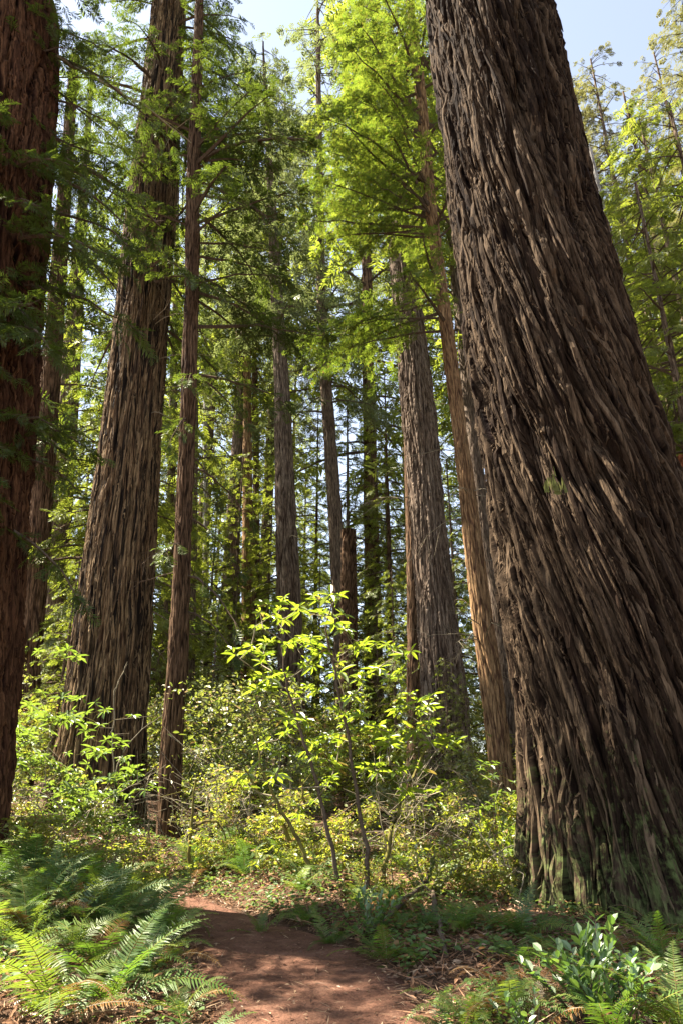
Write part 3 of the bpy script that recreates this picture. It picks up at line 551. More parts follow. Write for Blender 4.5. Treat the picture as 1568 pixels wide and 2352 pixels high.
def lichen(root, loc, px, py, Y, n, hgt, seed):
    rg = np.random.default_rng(seed); p = at(px, py, Y)-np.array(loc); mb = MB()
    for k in range(n):
        a = p+rg.normal(0, 1, 3)*[0.06, 0.02, 0.05]; mb.add([a, a+[0.008, 0, 0], a+[0.012+rg.normal(0, .02), -0.02, -hgt*rg.uniform(.4, 1)], a+[rg.normal(0, .02), -0.02, -hgt*rg.uniform(.4, 1)]], [[0, 1, 2, 3]])
    link("lichen_tuft", mb.mesh("lichen_tuft", ['lf_lichen']), root)
lichen(r18, l18, 1266, 1100, 8.12, 40, 0.20, 1)

# ---------------------------------------------------------------- background forest
def far_proto(seed, H, Rb, z0, Lmax, leaf, bark, nbr, spr=SPR_FAR, sl_=0.60):
    rg = np.random.default_rng(seed); root = thing("conifer_tree", "x", "tree", (0, 0, 0), group="conifers of the background forest")
    prof = [(0, 0, 0, Rb*1.15), (2, 0, 0, Rb), (H*0.5, 0, 0, Rb*0.62), (H*0.85, 0, 0, Rb*0.2), (H, 0, 0, 0.03)]
    trunk("trunk", prof, bark, 40, 130, seed, root, (0, 0, 0), strand=(0.14, 1.8), amp=0.05, zlo=-1.0)
    mb = MB(); crown(mb, lambda z: (0, 0), z0, H, nbr, lambda t: Lmax*(1-0.72*t**2.2)*(0.7+0.3*min(1, t*6)), rg, spr, sl_, None, 0.33, (-0.3, 0.2), 0.66 if sl_ > 0.5 else 0.42, rnd=0.55)
    link("crown", mb.mesh("crown", [leaf, 'twig']), root); return root
protos = [far_proto(501, 46, 0.34, 14, 5.0, 'lf_mid', 'farbark', 92), far_proto(502, 38, 0.26, 10, 4.6, 'lf_mid', 'slimbark', 92),
          far_proto(503, 52, 0.45, 24, 5.2, 'lf_grey', 'greybark', 130), far_proto(504, 22, 0.17, 1.5, 3.6, 'lf_mid', 'farbark', 105, SPR_MID, 0.42), far_proto(505, 54, 0.40, 20, 5.0, 'lf_olive', 'farbark', 150, SPR_MID, 0.48)]
NAMED = sorted([(pix(l[0], l[1], 4.0)[0], n, l[1]) for l, n in ((l2, "the dark ridged redwood"), (l3, "the lighter brown redwood"), (l4, "the charred trunk"), (l5, "the slim dark redwood"), (l10, "the narrow tan trunk"),
    (l12, "the grey middle redwood"), (l14, "the broken snag"), (l15, "the stout ribbed redwood"), (l16, "the slim tan redwood"), (l18, "the giant"))])
seen_lab = {}
def between(px):
    lo = [n for p, n, _ in NAMED if p <= px]; hi = [n for p, n, _ in NAMED if p > px]
    if not lo: return "left of "+hi[0]
    if not hi: return "right of "+lo[-1]
    return "between "+lo[-1]+" and "+hi[0]
ORD = ["nearest", "second nearest", "third nearest", "fourth nearest", "fifth nearest", "sixth nearest", "seventh nearest", "eighth nearest", "ninth nearest", "tenth nearest", "eleventh nearest", "twelfth nearest"]
def place_all(items, noun, tail=""):
    """items: (x, y, z, rz, scale, proto); labels say between which named trunks, nearest first"""
    items = sorted(items, key=lambda t: t[1]); used = set()
    for (x, y, z, rz, sc, pr, kind) in items:
        wh = between(pix(x, y, z+2.5)[0]); k = seen_lab.get((kind, noun, wh), 0); seen_lab[(kind, noun, wh)] = k+1
        lab = ORD[k]+" "+kind+" "+noun+" "+wh
        if pr.name not in used and pr.get('label') == 'x':
            used.add(pr.name); pr.location = (x, y, z); pr.rotation_euler = (0, 0, rz); pr.scale = (sc, sc, sc); pr['label'] = lab
        else: dup(pr, (x, y, z), rz, sc, lab)
rgf = np.random.default_rng(77); far = []
KIND = {0: "mid green", 1: "dark barked", 2: "grey green", 3: "small bushy", 4: "olive brown"}
Hs = [46, 38, 52, 22, 54]
def shades(x, y, H, sc):
    for (c, r) in GAPS:
        v = np.array([x-c[0], y-c[1]]); h = _sd[:2]/np.linalg.norm(_sd[:2]); t = v@h
        if t < 1: continue
        z = c[2]+t*math.tan(SUN_EL); off = abs(v[0]*h[1]-v[1]*h[0])
        if 0.3*H < z < 0.95*H and off < min(r, 1.6)+2.2*sc: return True
    return False
def put_top(px, py, Y, k):
    p = at(px, py, Y); z = g1(p[0], Y); far.append((p[0], Y, z, rgf.uniform(0, 6.28), (p[2]-z)/Hs[k], protos[k], KIND[k]))
    if px < 600 and shades(p[0], Y, p[2]-z, 1.0): print('gap', px, Y); far.pop()
def put_base(px, Y, k, sc):
    p = at(px, 1720, Y); z = g1(p[0], Y); far.append((p[0], Y, z, rgf.uniform(0, 6.28), sc, protos[k], KIND[k]))
    if px < 600 and k != 3 and shades(p[0], Y, Hs[k]*sc, sc): print('gap', px, Y); far.pop()
for a in [(600, 160, 44, 2), (540, 260, 50, 0), (655, 230, 52, 4), (450, -20, 36, 0), (270, -150, 36, 2),
          (830, -80, 44, 1), (1355, 135, 42, 4), (1300, 170, 50, 4), (1545, -120, 30, 4), (1430, 210, 36, 0), (1500, 120, 46, 4), (1000, -40, 48, 0), (900, 120, 54, 2),
          (1560, 250, 34, 0), (1480, 660, 24, 3), (1590, 560, 20, 3), (1540, 900, 17, 3), (1620, 330, 20, 3), (520, 480, 60, 1)]: put_top(*a)
for a in [(655, 62, 0, 1.0), (720, 52, 1, 0.8), (905, 40, 1, 0.7), (1010, 62, 0, 0.9), (1180, 44, 1, 0.8),
          (1300, 52, 0, 0.9), (1450, 58, 1, 1),
          
          (870, 46, 0, 0.85), (800, 30, 3, 0.3), (580, 26, 3, 0.2), (910, 30, 3, 0.45), (480, 24, 3, 0.3), (1000, 28, 3, 0.5), (520, 40, 3, 0.9), (590, 60, 3, 1.3), (690, 66, 3, 1.4), (860, 62, 3, 1.3), (470, 60, 3, 1.3), (1000, 62, 3, 1.2), (525, 34, 3, 0.45), (730, 48, 3, 0.7), (870, 32, 3, 0.4), (1120, 32, 3, 0.6), (460, 40, 3, 0.7), (120, 21, 3, 0.32), (60, 30, 3, 0.45), (230, 30, 3, 0.5), (960, 19, 3, 0.16), (1075, 16, 3, 0.17), (1030, 22, 3, 0.22), (600, 44, 3, 0.7), (165, 33, 3, 0.95), (222, 26, 3, 1.15), (150, 27, 3, 1.1), (250, 36, 3, 1.5), (205, 40, 3, 1.1), (110, 38, 3, 1.0), (1065, 30, 3, 0.7), (1040, 38, 3, 0.95), (350, 33, 3, 0.8), (280, 46, 3, 1.3), (670, 50, 3, 0.8), (1200, 34, 3, 0.8), (820, 56, 3, 0.9), (1790, 19.5, 3, 1.15), (1900, 16, 3, 1.0), (1640, 23, 3, 0.9), (1980, 24, 3, 1.3), (1730, 16, 3, 0.85), (1560, 30, 3, 1.5), (190, 30, 0, 0.75),  (1680, 27, 3, 1.0), (560, 50, 3, 1.2), (640, 38, 3, 0.95), (800, 44, 3, 1.2), (900, 52, 3, 1.2), (440, 48, 3, 1.1), (1010, 40, 3, 0.9), (340, 40, 3, 1.0)]: put_base(*a)
place_all(far, "conifer")

# ---------------------------------------------------------------- shrubs
def grow(mb, pts, base, rg, r0, mi, jitter=0.04):
    """join every point to the nearest node below it: a branching bush"""
    pts = pts[np.argsort(np.linalg.norm((pts-np.mean(base, 0))*[0.6, 0.6, 1.0], axis=1))]; nodes = [np.array(b) for b in base]; rad = [r0]*len(base)
    for p in pts:
        A = np.array(nodes); d = np.linalg.norm((A-p)*[1, 1, 0.8], axis=1)+np.where(A[:, 2] > p[2]+0.05, 2.0, 0)
        i = int(np.argmin(d)); a = A[i]; r = rad[i]*0.72; r = max(r, 0.0028)
        m = (a+p)/2+rg.normal(0, jitter, 3)*np.linalg.norm(p-a)*2; m[2] += 0.04*np.linalg.norm(p-a)
        ps = np.array([a, a*0.5+m*0.5+rg.normal(0, 0.01, 3), m, p]); mb.tube(ps, np.linspace(r, r*0.75, 4), 4, mi)
        nodes += [m, p]; rad += [r*0.9, r*0.8]
def bush_mesh(seed, n, size, leaf_kind, leafL, per, name, mats):
    rg = np.random.default_rng(seed); nC = 17; u = rg.normal(0, 1, (nC, 3)); u /= np.linalg.norm(u, axis=1, keepdims=True); u *= rg.uniform(0.35, 1.05, (nC, 1)); u[:, 2] = rg.uniform(-0.75, 1.05, nC)
    ci = rg.integers(0, nC, n); p = (u[ci]+rg.normal(0, 1, (n, 3))*[0.23, 0.23, 0.11]*rg.uniform(0.5, 1.3, nC)[ci][:, None])*np.array(size)/2; p[:, 2] += size[2]*0.56; p = p[p[:, 2] > 0.06*size[2]]
    base = [np.array([rg.normal(0, 0.08*size[0]), rg.normal(0, 0.08*size[1]), -0.1]) for _ in range(4)]
    st = MB(); grow(st, p[::3] if n > 300 else p, base, rg, 0.018*size[2]/2+0.006, 0)
    lf = MB()
    if leaf_kind == 'whorl':
        w = rg.integers(0, 4, len(p)); nn = np.stack([rg.normal(0, .3, len(p)), rg.normal(0, .3, len(p)), np.ones(len(p))], -1); a = rg.uniform(0, 6.28, len(p))
        fr = frames(np.stack([np.cos(a), np.sin(a), rg.normal(0, .2, len(p))], -1), nn, leafL*rg.uniform(0.7, 1.2, len(p)))
        for i in range(4): lf.inst(WHORLS[i][0], WHORLS[i][1], p[w == i], fr[w == i])
    else:
        q = np.repeat(p, per, 0); k = len(q); q = q+rg.normal(0, 0.055*size[2]/1.5, (k, 3)); a = rg.uniform(0, 6.28, k)
        fr = frames(np.stack([np.cos(a), np.sin(a), rg.normal(-.1, .5, k)], -1), np.stack([rg.normal(0, .6, k), rg.normal(0, .6, k), np.ones(k)], -1), leafL*np.clip(rg.lognormal(-0.08, 0.38, k), 0.35, 2.1))
        m_ = rg.random(k) < 0.6; lf.inst(LEAF_OV[0], LEAF_OV[1], q[m_], fr[m_]); lf.inst(LEAF[0], LEAF[1], q[~m_], fr[~m_]*1.25)
    return st.mesh(name+"_stems", [mats[1]]), lf.mesh(name+"_foliage", [mats[0]])
def bush_proto(kind, seed, *a, cat="shrub", group=None):
    st, lf = bush_mesh(seed, *a); r = thing(kind, "x", cat, group=group); link("stem", st, r); link("foliage", lf, r); return r
bushes = {
 'huck': bush_proto("huckleberry_shrub", 601, 330, (2.2, 2.2, 2.6), 'leaf', 0.072, 6, "huckleberry", ('lf_huck', 'twig'), group="dark leaved shrubs of the understory"),
 'huckb': bush_proto("huckleberry_shrub", 602, 400, (2.5, 2.1, 1.8), 'leaf', 0.064, 7, "huckleberry", ('lf_huck', 'deadtwig'), group="dark leaved shrubs of the understory"),
 'yel': bush_proto("leafy_shrub", 603, 380, (2.3, 2.1, 1.7), 'leaf', 0.082, 6, "leafy", ('lf_under', 'deadtwig'), group="yellow green shrubs of the understory"),
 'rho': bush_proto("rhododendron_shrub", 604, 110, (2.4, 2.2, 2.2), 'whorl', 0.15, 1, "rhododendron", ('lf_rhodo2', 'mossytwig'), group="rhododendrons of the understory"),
 'low': bush_proto("low_shrub", 605, 260, (1.5, 1.5, 0.7), 'leaf', 0.055, 8, "low", ('lf_under', 'twig'), group="low shrubs of the forest floor")}
items = {k: [] for k in bushes}; rgs = np.random.default_rng(88)
def bush(kind, px, Y, sc, dx=0):
    sc = sc*(0.84 if kind in ('huck', 'huckb', 'yel') and Y > 12.9 else 1.0)
    p = at(px, 1750, Y); items[kind].append((p[0]+dx, Y, g1(p[0], Y), rgs.uniform(0, 6.28), sc, bushes[kind]))
for a in [('huck', 495, 14.6, 0.85), ('huck', 560, 14.6, 1.35), ('huckb', 440, 17.5, 1.1), ('huck', 620, 17, 1.4), ('huckb', 690, 15.5, 1.0), 
          ('yel', 570, 12.4, 0.7), ('huckb', 880, 15.5, 0.8), ('yel', 900, 13.5, 0.65), ('yel', 970, 14.6, 0.7), ('huckb', 1040, 15.5, 0.8), ('yel', 1090, 13.2, 0.75),
          ('huck', 1110, 15, 0.8), ('yel', 1150, 11.2, 0.6), ('yel', 720, 12.2, 0.55), ('huck', 360, 19.5, 1.3), ('huckb', 210, 13.0, 0.8), ('yel', 100, 13.5, 1.0), ('huckb', 30, 12.2, 0.9), ('rho', 110, 12.8, 1.25), ('rho', 190, 11.8, 0.9), ('rho', 40, 15, 1.4),
          ('rho', 245, 12.6, 0.7), ('rho', 1160, 11.9, 0.7), ('rho', 660, 19, 1.2), ('rho', 500, 19, 1.2), ('rho', 880, 21, 1.1), ('yel', 430, 22, 1.6), ('yel', 560, 24, 1.7), ('yel', 700, 23, 1.7), ('yel', 820, 25, 1.6), ('yel', 1000, 25, 1.3), ('yel', 1120, 22, 1.5), ('huck', 620, 28, 1.8), ('huck', 480, 28, 1.8),
          ('huck', 780, 29, 1.6), ('yel', 880, 30, 1.8), ('yel', 1060, 32, 1.8), ('yel', 400, 32, 2.0), ('yel', 540, 36, 2.2), ('yel', 700, 38, 2.2), ('yel', 950, 38, 2.2), ('yel', 240, 24, 1.6), ('yel', 120, 22, 1.5), ('huck', 0, 20, 1.5), ('yel', -80, 15, 1.3), ('huck', 1180, 28, 1.8), ('yel', 1140, 18, 1.0), ('huckb', 330, 25, 1.6),
          ('low', 520, 11.9, 0.6), ('low', 690, 11.2, 1.05), ('low', 860, 10.4, 0.55), ('low', 1030, 10.3, 0.9), ('low', 1120, 10.0, 0.7), ('low', 330, 11.6, 0.9), ('low', 120, 9.8, 0.9), ('low', 270, 9.2, 0.7)]: bush(*a)
KS = {'huck': "tall dark", 'huckb': "spreading dark", 'yel': "yellow green", 'rho': "whorled", 'low': "low leafy"}
for k, L in items.items(): place_all([(x, y, z, rz, sc, pr, KS[k]) for x, y, z, rz, sc, pr in L], "shrub")

# the sunlit rhododendron beside the path
def rhodo_main():
    rg = np.random.default_rng(9); Y0 = 10.3; b = at(800, 2078, Y0); zg = g1(b[0], Y0)
    root = thing("rhododendron_shrub", "tall open rhododendron with sunlit yellow green leaf whorls in the middle, beside the path", "shrub", (b[0], Y0, zg)); loc = np.array([b[0], Y0, zg])
    W_ = [(770, 1365), (730, 1385), (650, 1385), (610, 1400), (690, 1400), (640, 1425), (600, 1440), (755, 1410), (790, 1440), (720, 1460), (680, 1460), (580, 1475), (630, 1470), (860, 1490), (895, 1480), (920, 1495), (830, 1480), (600, 1510), (650, 1540), (700, 1525), (740, 1490), (770, 1540), (840, 1550),
          (905, 1550), (675, 1600), (640, 1580), (720, 1580), (800, 1600), (850, 1600), (960, 1625), (990, 1605), (920, 1640), (780, 1650), (820, 1640), (690, 1650), (760, 1690), (840, 1680), (880, 1700), (950, 1680), (900, 1720), (1000, 1700), (1040, 1710), (650, 1680), (700, 1720), (780, 1750), (930, 1760),
          (860, 1770), (620, 1720), (640, 1790), (760, 1800), (970, 1800), (1050, 1800), (900, 1680), (980, 1660), (560, 1500), (590, 1560), (880, 1545), (940, 1600), (560, 1790), (700, 1850)]
    P = []
    for (px, py) in W_:
        for q in range(3): P.append(at(px+rg.normal(0, 14), py+rg.normal(0, 9), Y0+rg.normal(0, 0.45)))
    P = np.array(P)
    stems = [[(790, 2078), (762, 1950), (727, 1800), (692, 1680), (655, 1560), (643, 1450)], [(845, 2045), (842, 1950), (816, 1800), (790, 1650), (770, 1550), (748, 1450), (760, 1390)],
             [(720, 2040), (692, 1940), (640, 1850), (600, 1760), (575, 1640)], [(878, 2010), (900, 1900), (945, 1790), (985, 1700), (1020, 1715)]]
    mats = ['twig', 'twig', 'mossytwig', 'mossytwig']; nodes = []
    for si, s in enumerate(stems):
        pts = np.array([at(px, py, Y0+0.12*(si-1.5)+0.05*i*(si-1.5)) for i, (px, py) in enumerate(s)]); n = 26
        t = np.linspace(0, len(pts)-1, n); c = np.stack([np.interp(t, np.arange(len(pts)), pts[:, i]) for i in range(3)], -1)
        c[1:-1] = (c[:-2]+c[1:-1]*2+c[2:])/4; c += rg.normal(0, 0.012, c.shape); c[0, 2] = g1(c[0, 0], c[0, 1])-0.05
        mb = MB(); mb.tube(c-loc, np.linspace(0.034, 0.010, n), 7); link("stem", mb.mesh("stem", [mats[si]], True), root); nodes.append(c[6:])
    A = [x for x in np.concatenate(nodes)]; own = [-1]*len(A); tws = []
    for p in P[np.argsort(P[:, 2])]:
        Am = np.array(A); d = np.linalg.norm(Am-p, axis=1)+np.where(Am[:, 2] > p[2]-0.05, 1.0, 0); ia = int(np.argmin(d)); a = Am[ia]
        if own[ia] < 0: tws.append(MB()); oi = len(tws)-1
        else: oi = own[ia]
        tw = tws[oi]; L = np.linalg.norm(p-a); m = a*0.45+p*0.55+rg.normal(0, 0.07, 3)*L; m[2] -= 0.05*L
        tw.tube(np.array([a, a*0.6+m*0.4, m, p])-loc, [0.010, 0.008, 0.006, 0.004], 4); A += [m, p]; own += [oi, oi]
    for tw in tws: link("branch", tw.mesh("branch", ['deadtwig']), root)
    lf = MB(); w = rg.integers(0, 4, len(P)); a = rg.uniform(0, 6.28, len(P)); nn = np.stack([rg.normal(0, .3, len(P)), rg.normal(-0.1, .3, len(P)), np.ones(len(P))], -1)
    fr = frames(np.stack([np.cos(a), np.sin(a), rg.normal(0, .15, len(P))], -1), nn, 0.20*rg.uniform(0.55, 1.25, len(P)))
    for i in range(4): lf.inst(WHORLS[i][0], WHORLS[i][1], (P-loc)[w == i], fr[w == i])
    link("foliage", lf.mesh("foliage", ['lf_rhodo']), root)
rhodo_main()

def stem_thing(name, label, cat, polys, mat, Y, rad, twigs=0, seed=1):
    rg = np.random.default_rng(seed); b = at(*polys[0][0], Y); z = g1(b[0], Y); loc = np.array([b[0], Y, z]); root = thing(name, label, cat, tuple(loc))
    for k, poly in enumerate(polys):
        pts = np.array([at(px, py, Y) for px, py in poly]); n = 20; t = np.linspace(0, len(pts)-1, n); c = np.stack([np.interp(t, np.arange(len(pts)), pts[:, i]) for i in range(3)], -1)
        c[1:-1] = (c[:-2]+c[1:-1]*2+c[2:])/4; c[:, 1] += np.cumsum(rg.normal(0, 0.015, n)); c += rg.normal(0, 0.008, c.shape)
        if k == 0: c[0, 2] = z-0.08
        mb = MB(); mb.tube(c-loc, np.linspace(rad if k == 0 else rad*0.7, rad*0.35, n), 7)
        for i in range(twigs):
            j = rg.integers(4, n-1); d = rg.normal(0, 1, 3)*[1, .6, .8]; L = rg.uniform(0.1, 0.4); mb.tube(np.stack([c[j], c[j]+d*L*0.5, c[j]+d*L])-loc, [0.006, 0.004, 0.002], 3)
        link("stem" if k == 0 else "branch", mb.mesh("stem", [mat], True), root)
stem_thing("mossy_sapling", "bare mossy sapling with a bent side branch at the path bend", "sapling", [[(432, 2050), (436, 1980), (440, 1900), (446, 1850), (452, 1780)], [(440, 1905), (470, 1885), (500, 1890), (520, 1925)]], 'mossytwig', 11.9, 0.035, 8, 3)
stem_thing("bare_shrub", "bare pale twiggy shrub in front of the charred trunk", "shrub", [[(240, 1960), (262, 1880), (268, 1760), (300, 1700), (375, 1640)], [(265, 1800), (255, 1700), (262, 1590), (290, 1520)], [(262, 1880), (310, 1830), (350, 1760)]], 'deadtwig', 12.5, 0.018, 10, 4)
stem_thing("curly_shrub", "leafless pale curling twigs low in the sun left of the giant's base", "shrub", [[(1000, 2030), (1010, 1985), (1040, 1975), (1062, 1940), (1040, 1925)], [(1010, 1985), (985, 1960), (990, 1920)], [(1040, 1975), (1030, 1940), (1000, 1935)]], 'deadtwig', 10.6, 0.012, 8, 5)
stem_thing("curly_shrub", "leafless pale crooked twig reaching over the litter beside the giant's left root", "shrub", [[(1190, 2060), (1205, 2010), (1170, 1990), (1150, 1950)], [(1170, 1990), (1140, 1985), (1130, 1960)]], 'deadtwig', 9.3, 0.010, 5, 6)
stem_thing("mossy_sapling", "thick mossy leaning stem with dangling moss behind the rhododendron", "sapling", [[(715, 2050), (680, 1950), (640, 1870), (610, 1850), (560, 1760)], [(660, 1900), (700, 1840), (690, 1790)]], 'mossytwig', 11.6, 0.04, 9, 8)

rgt = np.random.default_rng(314)
for (px, py, hgt, Y_, lab) in [(560, 2010, 330, 12.6, "pale twiggy leafless shrub left of the mossy leaning stem"), (610, 2020, 260, 12.0, "low tangle of pale twigs behind the rhododendron's left stem"), (900, 1985, 290, 11.6, "pale spreading twigs right of the rhododendron stems"), (960, 1990, 230, 12.2, "sunlit tangle of bare twigs before the stout ribbed redwood"),
        (500, 1990, 240, 12.9, "grey bare twigs just right of the bent mossy sapling"), (340, 2000, 190, 12.6, "small dead twig bush at the foot of the charred trunk"), (1110, 2000, 260, 10.6, "thin bare twigs standing left of the giant's yellow leaved bush"), (150, 1930, 300, 11.6, "pale twigs among the rhododendrons under the left trunks")]:
    pl = []
    for k in range(5):
        a0 = rgt.normal(0, 0.45); x_, y_ = px+rgt.normal(0, 6), py; q_ = [(px, py)] if k == 0 else [(px+rgt.normal(0, 5), py-rgt.uniform(0, 0.3)*hgt)]
        for j in range(4): a0 += rgt.normal(0, 0.35); x_, y_ = q_[-1]; q_.append((x_+math.sin(a0)*hgt/4, y_-math.cos(a0)*hgt/4*rgt.uniform(0.6, 1.0)))
        pl.append(q_)
    stem_thing("twiggy_shrub", lab, "shrub", pl, 'deadtwig', Y_, 0.012, 14, int(px))

# ---------------------------------------------------------------- ferns
def frond_mesh(seed, L, pairs=34, rise=0.9, arch=1.3, wmax=0.17):
    rg = np.random.default_rng(seed); n = 24; s = np.linspace(0, 1, n); el = rise-arch*s**1.3; ds = L/(n-1)
    x = np.r_[0, np.cumsum(np.cos(el[:-1])*ds)]; z = np.r_[0, np.cumsum(np.sin(el[:-1])*ds)]; y = 0.06*L*np.sin(s*2.2)*rg.uniform(-1, 1)
    c = np.stack([x, y, z], -1); mb = MB(); mb.tube(c, np.linspace(0.0055, 0.0012, n), 4, 1)
    t = np.gradient(c, axis=0); t /= np.linalg.norm(t, axis=1, keepdims=True); roll = rg.uniform(-0.25, 0.25)
    V = []; Q = []; k = 0
    for i in range(pairs):
        u = 0.13+0.86*i/(pairs-1); f = u*(n-1); j = min(n-2, int(f)); p = c[j]+(c[j+1]-c[j])*(f-j); tg = t[j]
        w = wmax*L*min(1.0, (u-0.05)/0.16)**0.6*(1-max(0, u-0.35)/0.66)**0.85+0.006
        for sg in (-1, 1):
            if rg.random() < 0.07: continue
            sd_ = np.cross([0, 0, 1], tg); sd_ = sd_/np.linalg.norm(sd_)*sg; nz = np.cross(tg, sd_)*sg
            d = sd_*1.0+tg*rg.uniform(0.22, 0.42)+nz*rg.uniform(-0.15, 0.22)+nz*roll*sg; d /= np.linalg.norm(d); ww = L*0.86/pairs*0.46
            a = p+tg*ww*0.3; l = w*rg.uniform(0.88, 1.06); tip = a+d*l+tg*ww*0.8-nz*l*0.12
            m = a+d*l*0.55-nz*0.0
            V += [a-tg*ww*0.55, a+tg*ww*0.75, m+tg*ww*0.62, m-tg*ww*0.55, tip+tg*ww*0.08, tip-tg*ww*0.08]; Q += [[k, k+3, k+2, k+1], [k+3, k+5, k+4, k+2]]; k += 6
    mb.add(np.array(V), np.array(Q), 0); return mb
FROND = {}
FV = [(0.85, 1.0, 1.35), (1.0, 0.85, 1.25), (0.75, 1.15, 1.55), (1.05, 0.7, 1.0), (0.9, 1.25, 1.3), (0.6, 0.8, 1.4), (0.95, 1.0, 2.1), (0.7, 0.45, 0.6)]
for mname in ('fern', 'fernlight', 'fernblue', 'ferndry'):
    FROND[mname] = []
    for i, (L, ri, ar) in enumerate(FV):
        if mname == 'ferndry': ri, ar = ri*0.75, ar*1.35
        FROND[mname].append(frond_mesh(700+i, L, 34, ri, ar).mesh("frond_"+mname, [mname, 'mossytwig' if mname != 'ferndry' else 'deadtwig']))
rgfe = np.random.default_rng(66)
def fern(x, y, sc, label, nf=11, mat='fern', group=None, az=None, dry=0.12, dz=0.0):
    z = g1(x, y)+dz; r = thing("sword_fern", label, "fern", (x, y, z), rgfe.uniform(0, 6.28) if az is None else 0, sc, group)
    for k in range(nf):
        mm = 'ferndry' if rgfe.random() < dry else (mat if rgfe.random() < 0.8 else 'fernlight')
        f = link("frond", FROND[mm][rgfe.integers(0, 8)], r, (0, 0, 0.0)); a = 2*math.pi*(k+rgfe.uniform(-.35, .35))/nf if az is None else az[0]+(az[1]-az[0])*(k+0.5)/nf+rgfe.uniform(-.1, .1)
        f.rotation_euler = (rgfe.uniform(-.2, .2), rgfe.uniform(-0.35, 0.35), a); s = rgfe.uniform(0.75, 1.15); f.scale = (s, s, s)
        if mm == 'ferndry' and mat != 'ferndry': f['label'] = "dry brown frond"
    return r
def fpx(px, py, **k):
    p = on_z(px, py, 0.25); return p[0], p[1]
SP = [  # hand placed, foreground and edges of the path: px, py of the crown of the fern, scale, material, label
 (60, 2225, 1.05, 'fernlight', "big pale sunlit fern filling the lower left corner", 0.05), (250, 2290, 0.95, 'fern', "green fern at the lower left with fronds over yellowing bracken", 0.15),
 (350, 2180, 0.95, 'fern', "upright bright green fern at the left path edge by its widest part", 0.05), (420, 2260, 0.7, 'fernlight', "fern with pale frond tips leaning onto the path at lower left", 0.05),
 (170, 2150, 1.1, 'fernblue', "blue green fern behind the pale corner fern", 0.08), (300, 2110, 1.0, 'fern', "arching fern in the middle of the left fern bank", 0.1), (390, 2120, 0.8, 'fern', "fern spilling over the left path edge before the bend", 0.05),
 (60, 2075, 1.05, 'fernblue', "dark fern at the left photo edge above the pale corner fern", 0.1), (340, 2040, 0.85, 'fernlight', "light green fern at the left side of the path bend", 0.05), (220, 2035, 0.95, 'fernblue', "dim fern below the charred trunk", 0.1),
 (450, 2345, 0.75, 'fern', "fern cut by the bottom edge of the photo left of the path", 0.2), (120, 2345, 0.9, 'fernlight', "sunny yellow fern at the bottom left edge", 0.3),
 (755, 2105, 0.75, 'fernblue', "small blue green fern at the right path edge under the rhododendron", 0.0), (600, 2085, 0.6, 'fern', "little fern at the far right path edge near the bend", 0.05), (885, 2140, 0.8, 'fern', "fern at the right path edge beside the broken branch", 0.1),
 (1195, 2120, 0.95, 'fernblue', "upright dark fern against the foot of the giant", 0.0), (1080, 2290, 0.8, 'fernlight', "flat light green fern low in the litter right of the path", 0.1), (1010, 2290, 0.6, 'fern', "small fern at the right path edge near the bottom", 0.2),
 (1530, 2190, 0.9, 'fern', "green fern at the right photo edge below the giant", 0.0), (1400, 2330, 0.85, 'fern', "fern at the bottom right below the glossy salal", 0.1), (1130, 2110, 0.7, 'ferndry', "dried orange brown fern left of the giant's foot", 1.0), (1230, 2290, 0.7, 'ferndry', "withered brown hanging fern in the right foreground litter", 1.0),
 (1300, 2135, 0.6, 'ferndry', "dead brown fern curled under the front of the giant", 1.0), (1440, 2165, 0.65, 'ferndry', "rusty fern remains between the giant and the glossy salal", 1.0), (1130, 2215, 0.55, 'ferndry', "small dried fern on the open litter right of the path", 1.0),
 (905, 2065, 0.85, 'ferndry', "golden arching fern right of the rhododendron stems", 0.5), (1060, 2105, 0.75, 'fern', "spiky green fern between the golden fern and the giant", 0.1), (980, 2095, 0.7, 'fernblue', "dark fern by the broken branch stub", 0.0),
 (700, 2070, 0.6, 'fern', "low fern tucked under the rhododendron's left stem", 0.1), (1560, 2330, 0.8, 'fernlight', "yellow green fern in the lower right corner", 0.1)]
for px, py, sc, mat, lab, dry in SP:
    x, y = fpx(px, py); fern(x, y, sc*0.84, lab, 12 if sc > 0.7 else 9, mat, None, dry=dry)
n_f = 0
while n_f < 46:
    x = rgfe.uniform(-7.5, -0.6); y = rgfe.uniform(4.9, 13.5); 
    if path_d([x], [y])[0] < 0.35 or abs(x) > 0.56*y+0.4 or math.hypot(x-l4[0], y-l4[1]) < 1.9 or math.hypot(x-l1[0], y-l1[1]) < 2.0: continue
    row = "lower front" if y < 7 else ("middle" if y < 10 else "upper rear"); fern(x, y, rgfe.uniform(0.6, 0.95), "sword fern crowded among others in the %s of the left fern bank" % row, 10, rgfe.choice(['fern', 'fernblue', 'fern', 'fernlight']), "ferns in the %s of the left bank" % row, dry=0.22); n_f += 1
n_f = 0
while n_f < 26:
    x = rgfe.uniform(-4.2, -0.7); y = rgfe.uniform(4.7, 8.6)
    if path_d([x], [y])[0] < 0.25 or abs(x) > 0.56*y+0.3: continue
    fern(x, y, rgfe.uniform(0.42, 0.70), "sword fern packed among others at the front of the left fern bank", 11, rgfe.choice(['fern', 'fernblue', 'fern', 'fernlight']), "ferns at the front of the left bank", dry=0.30); n_f += 1
n_f = 0
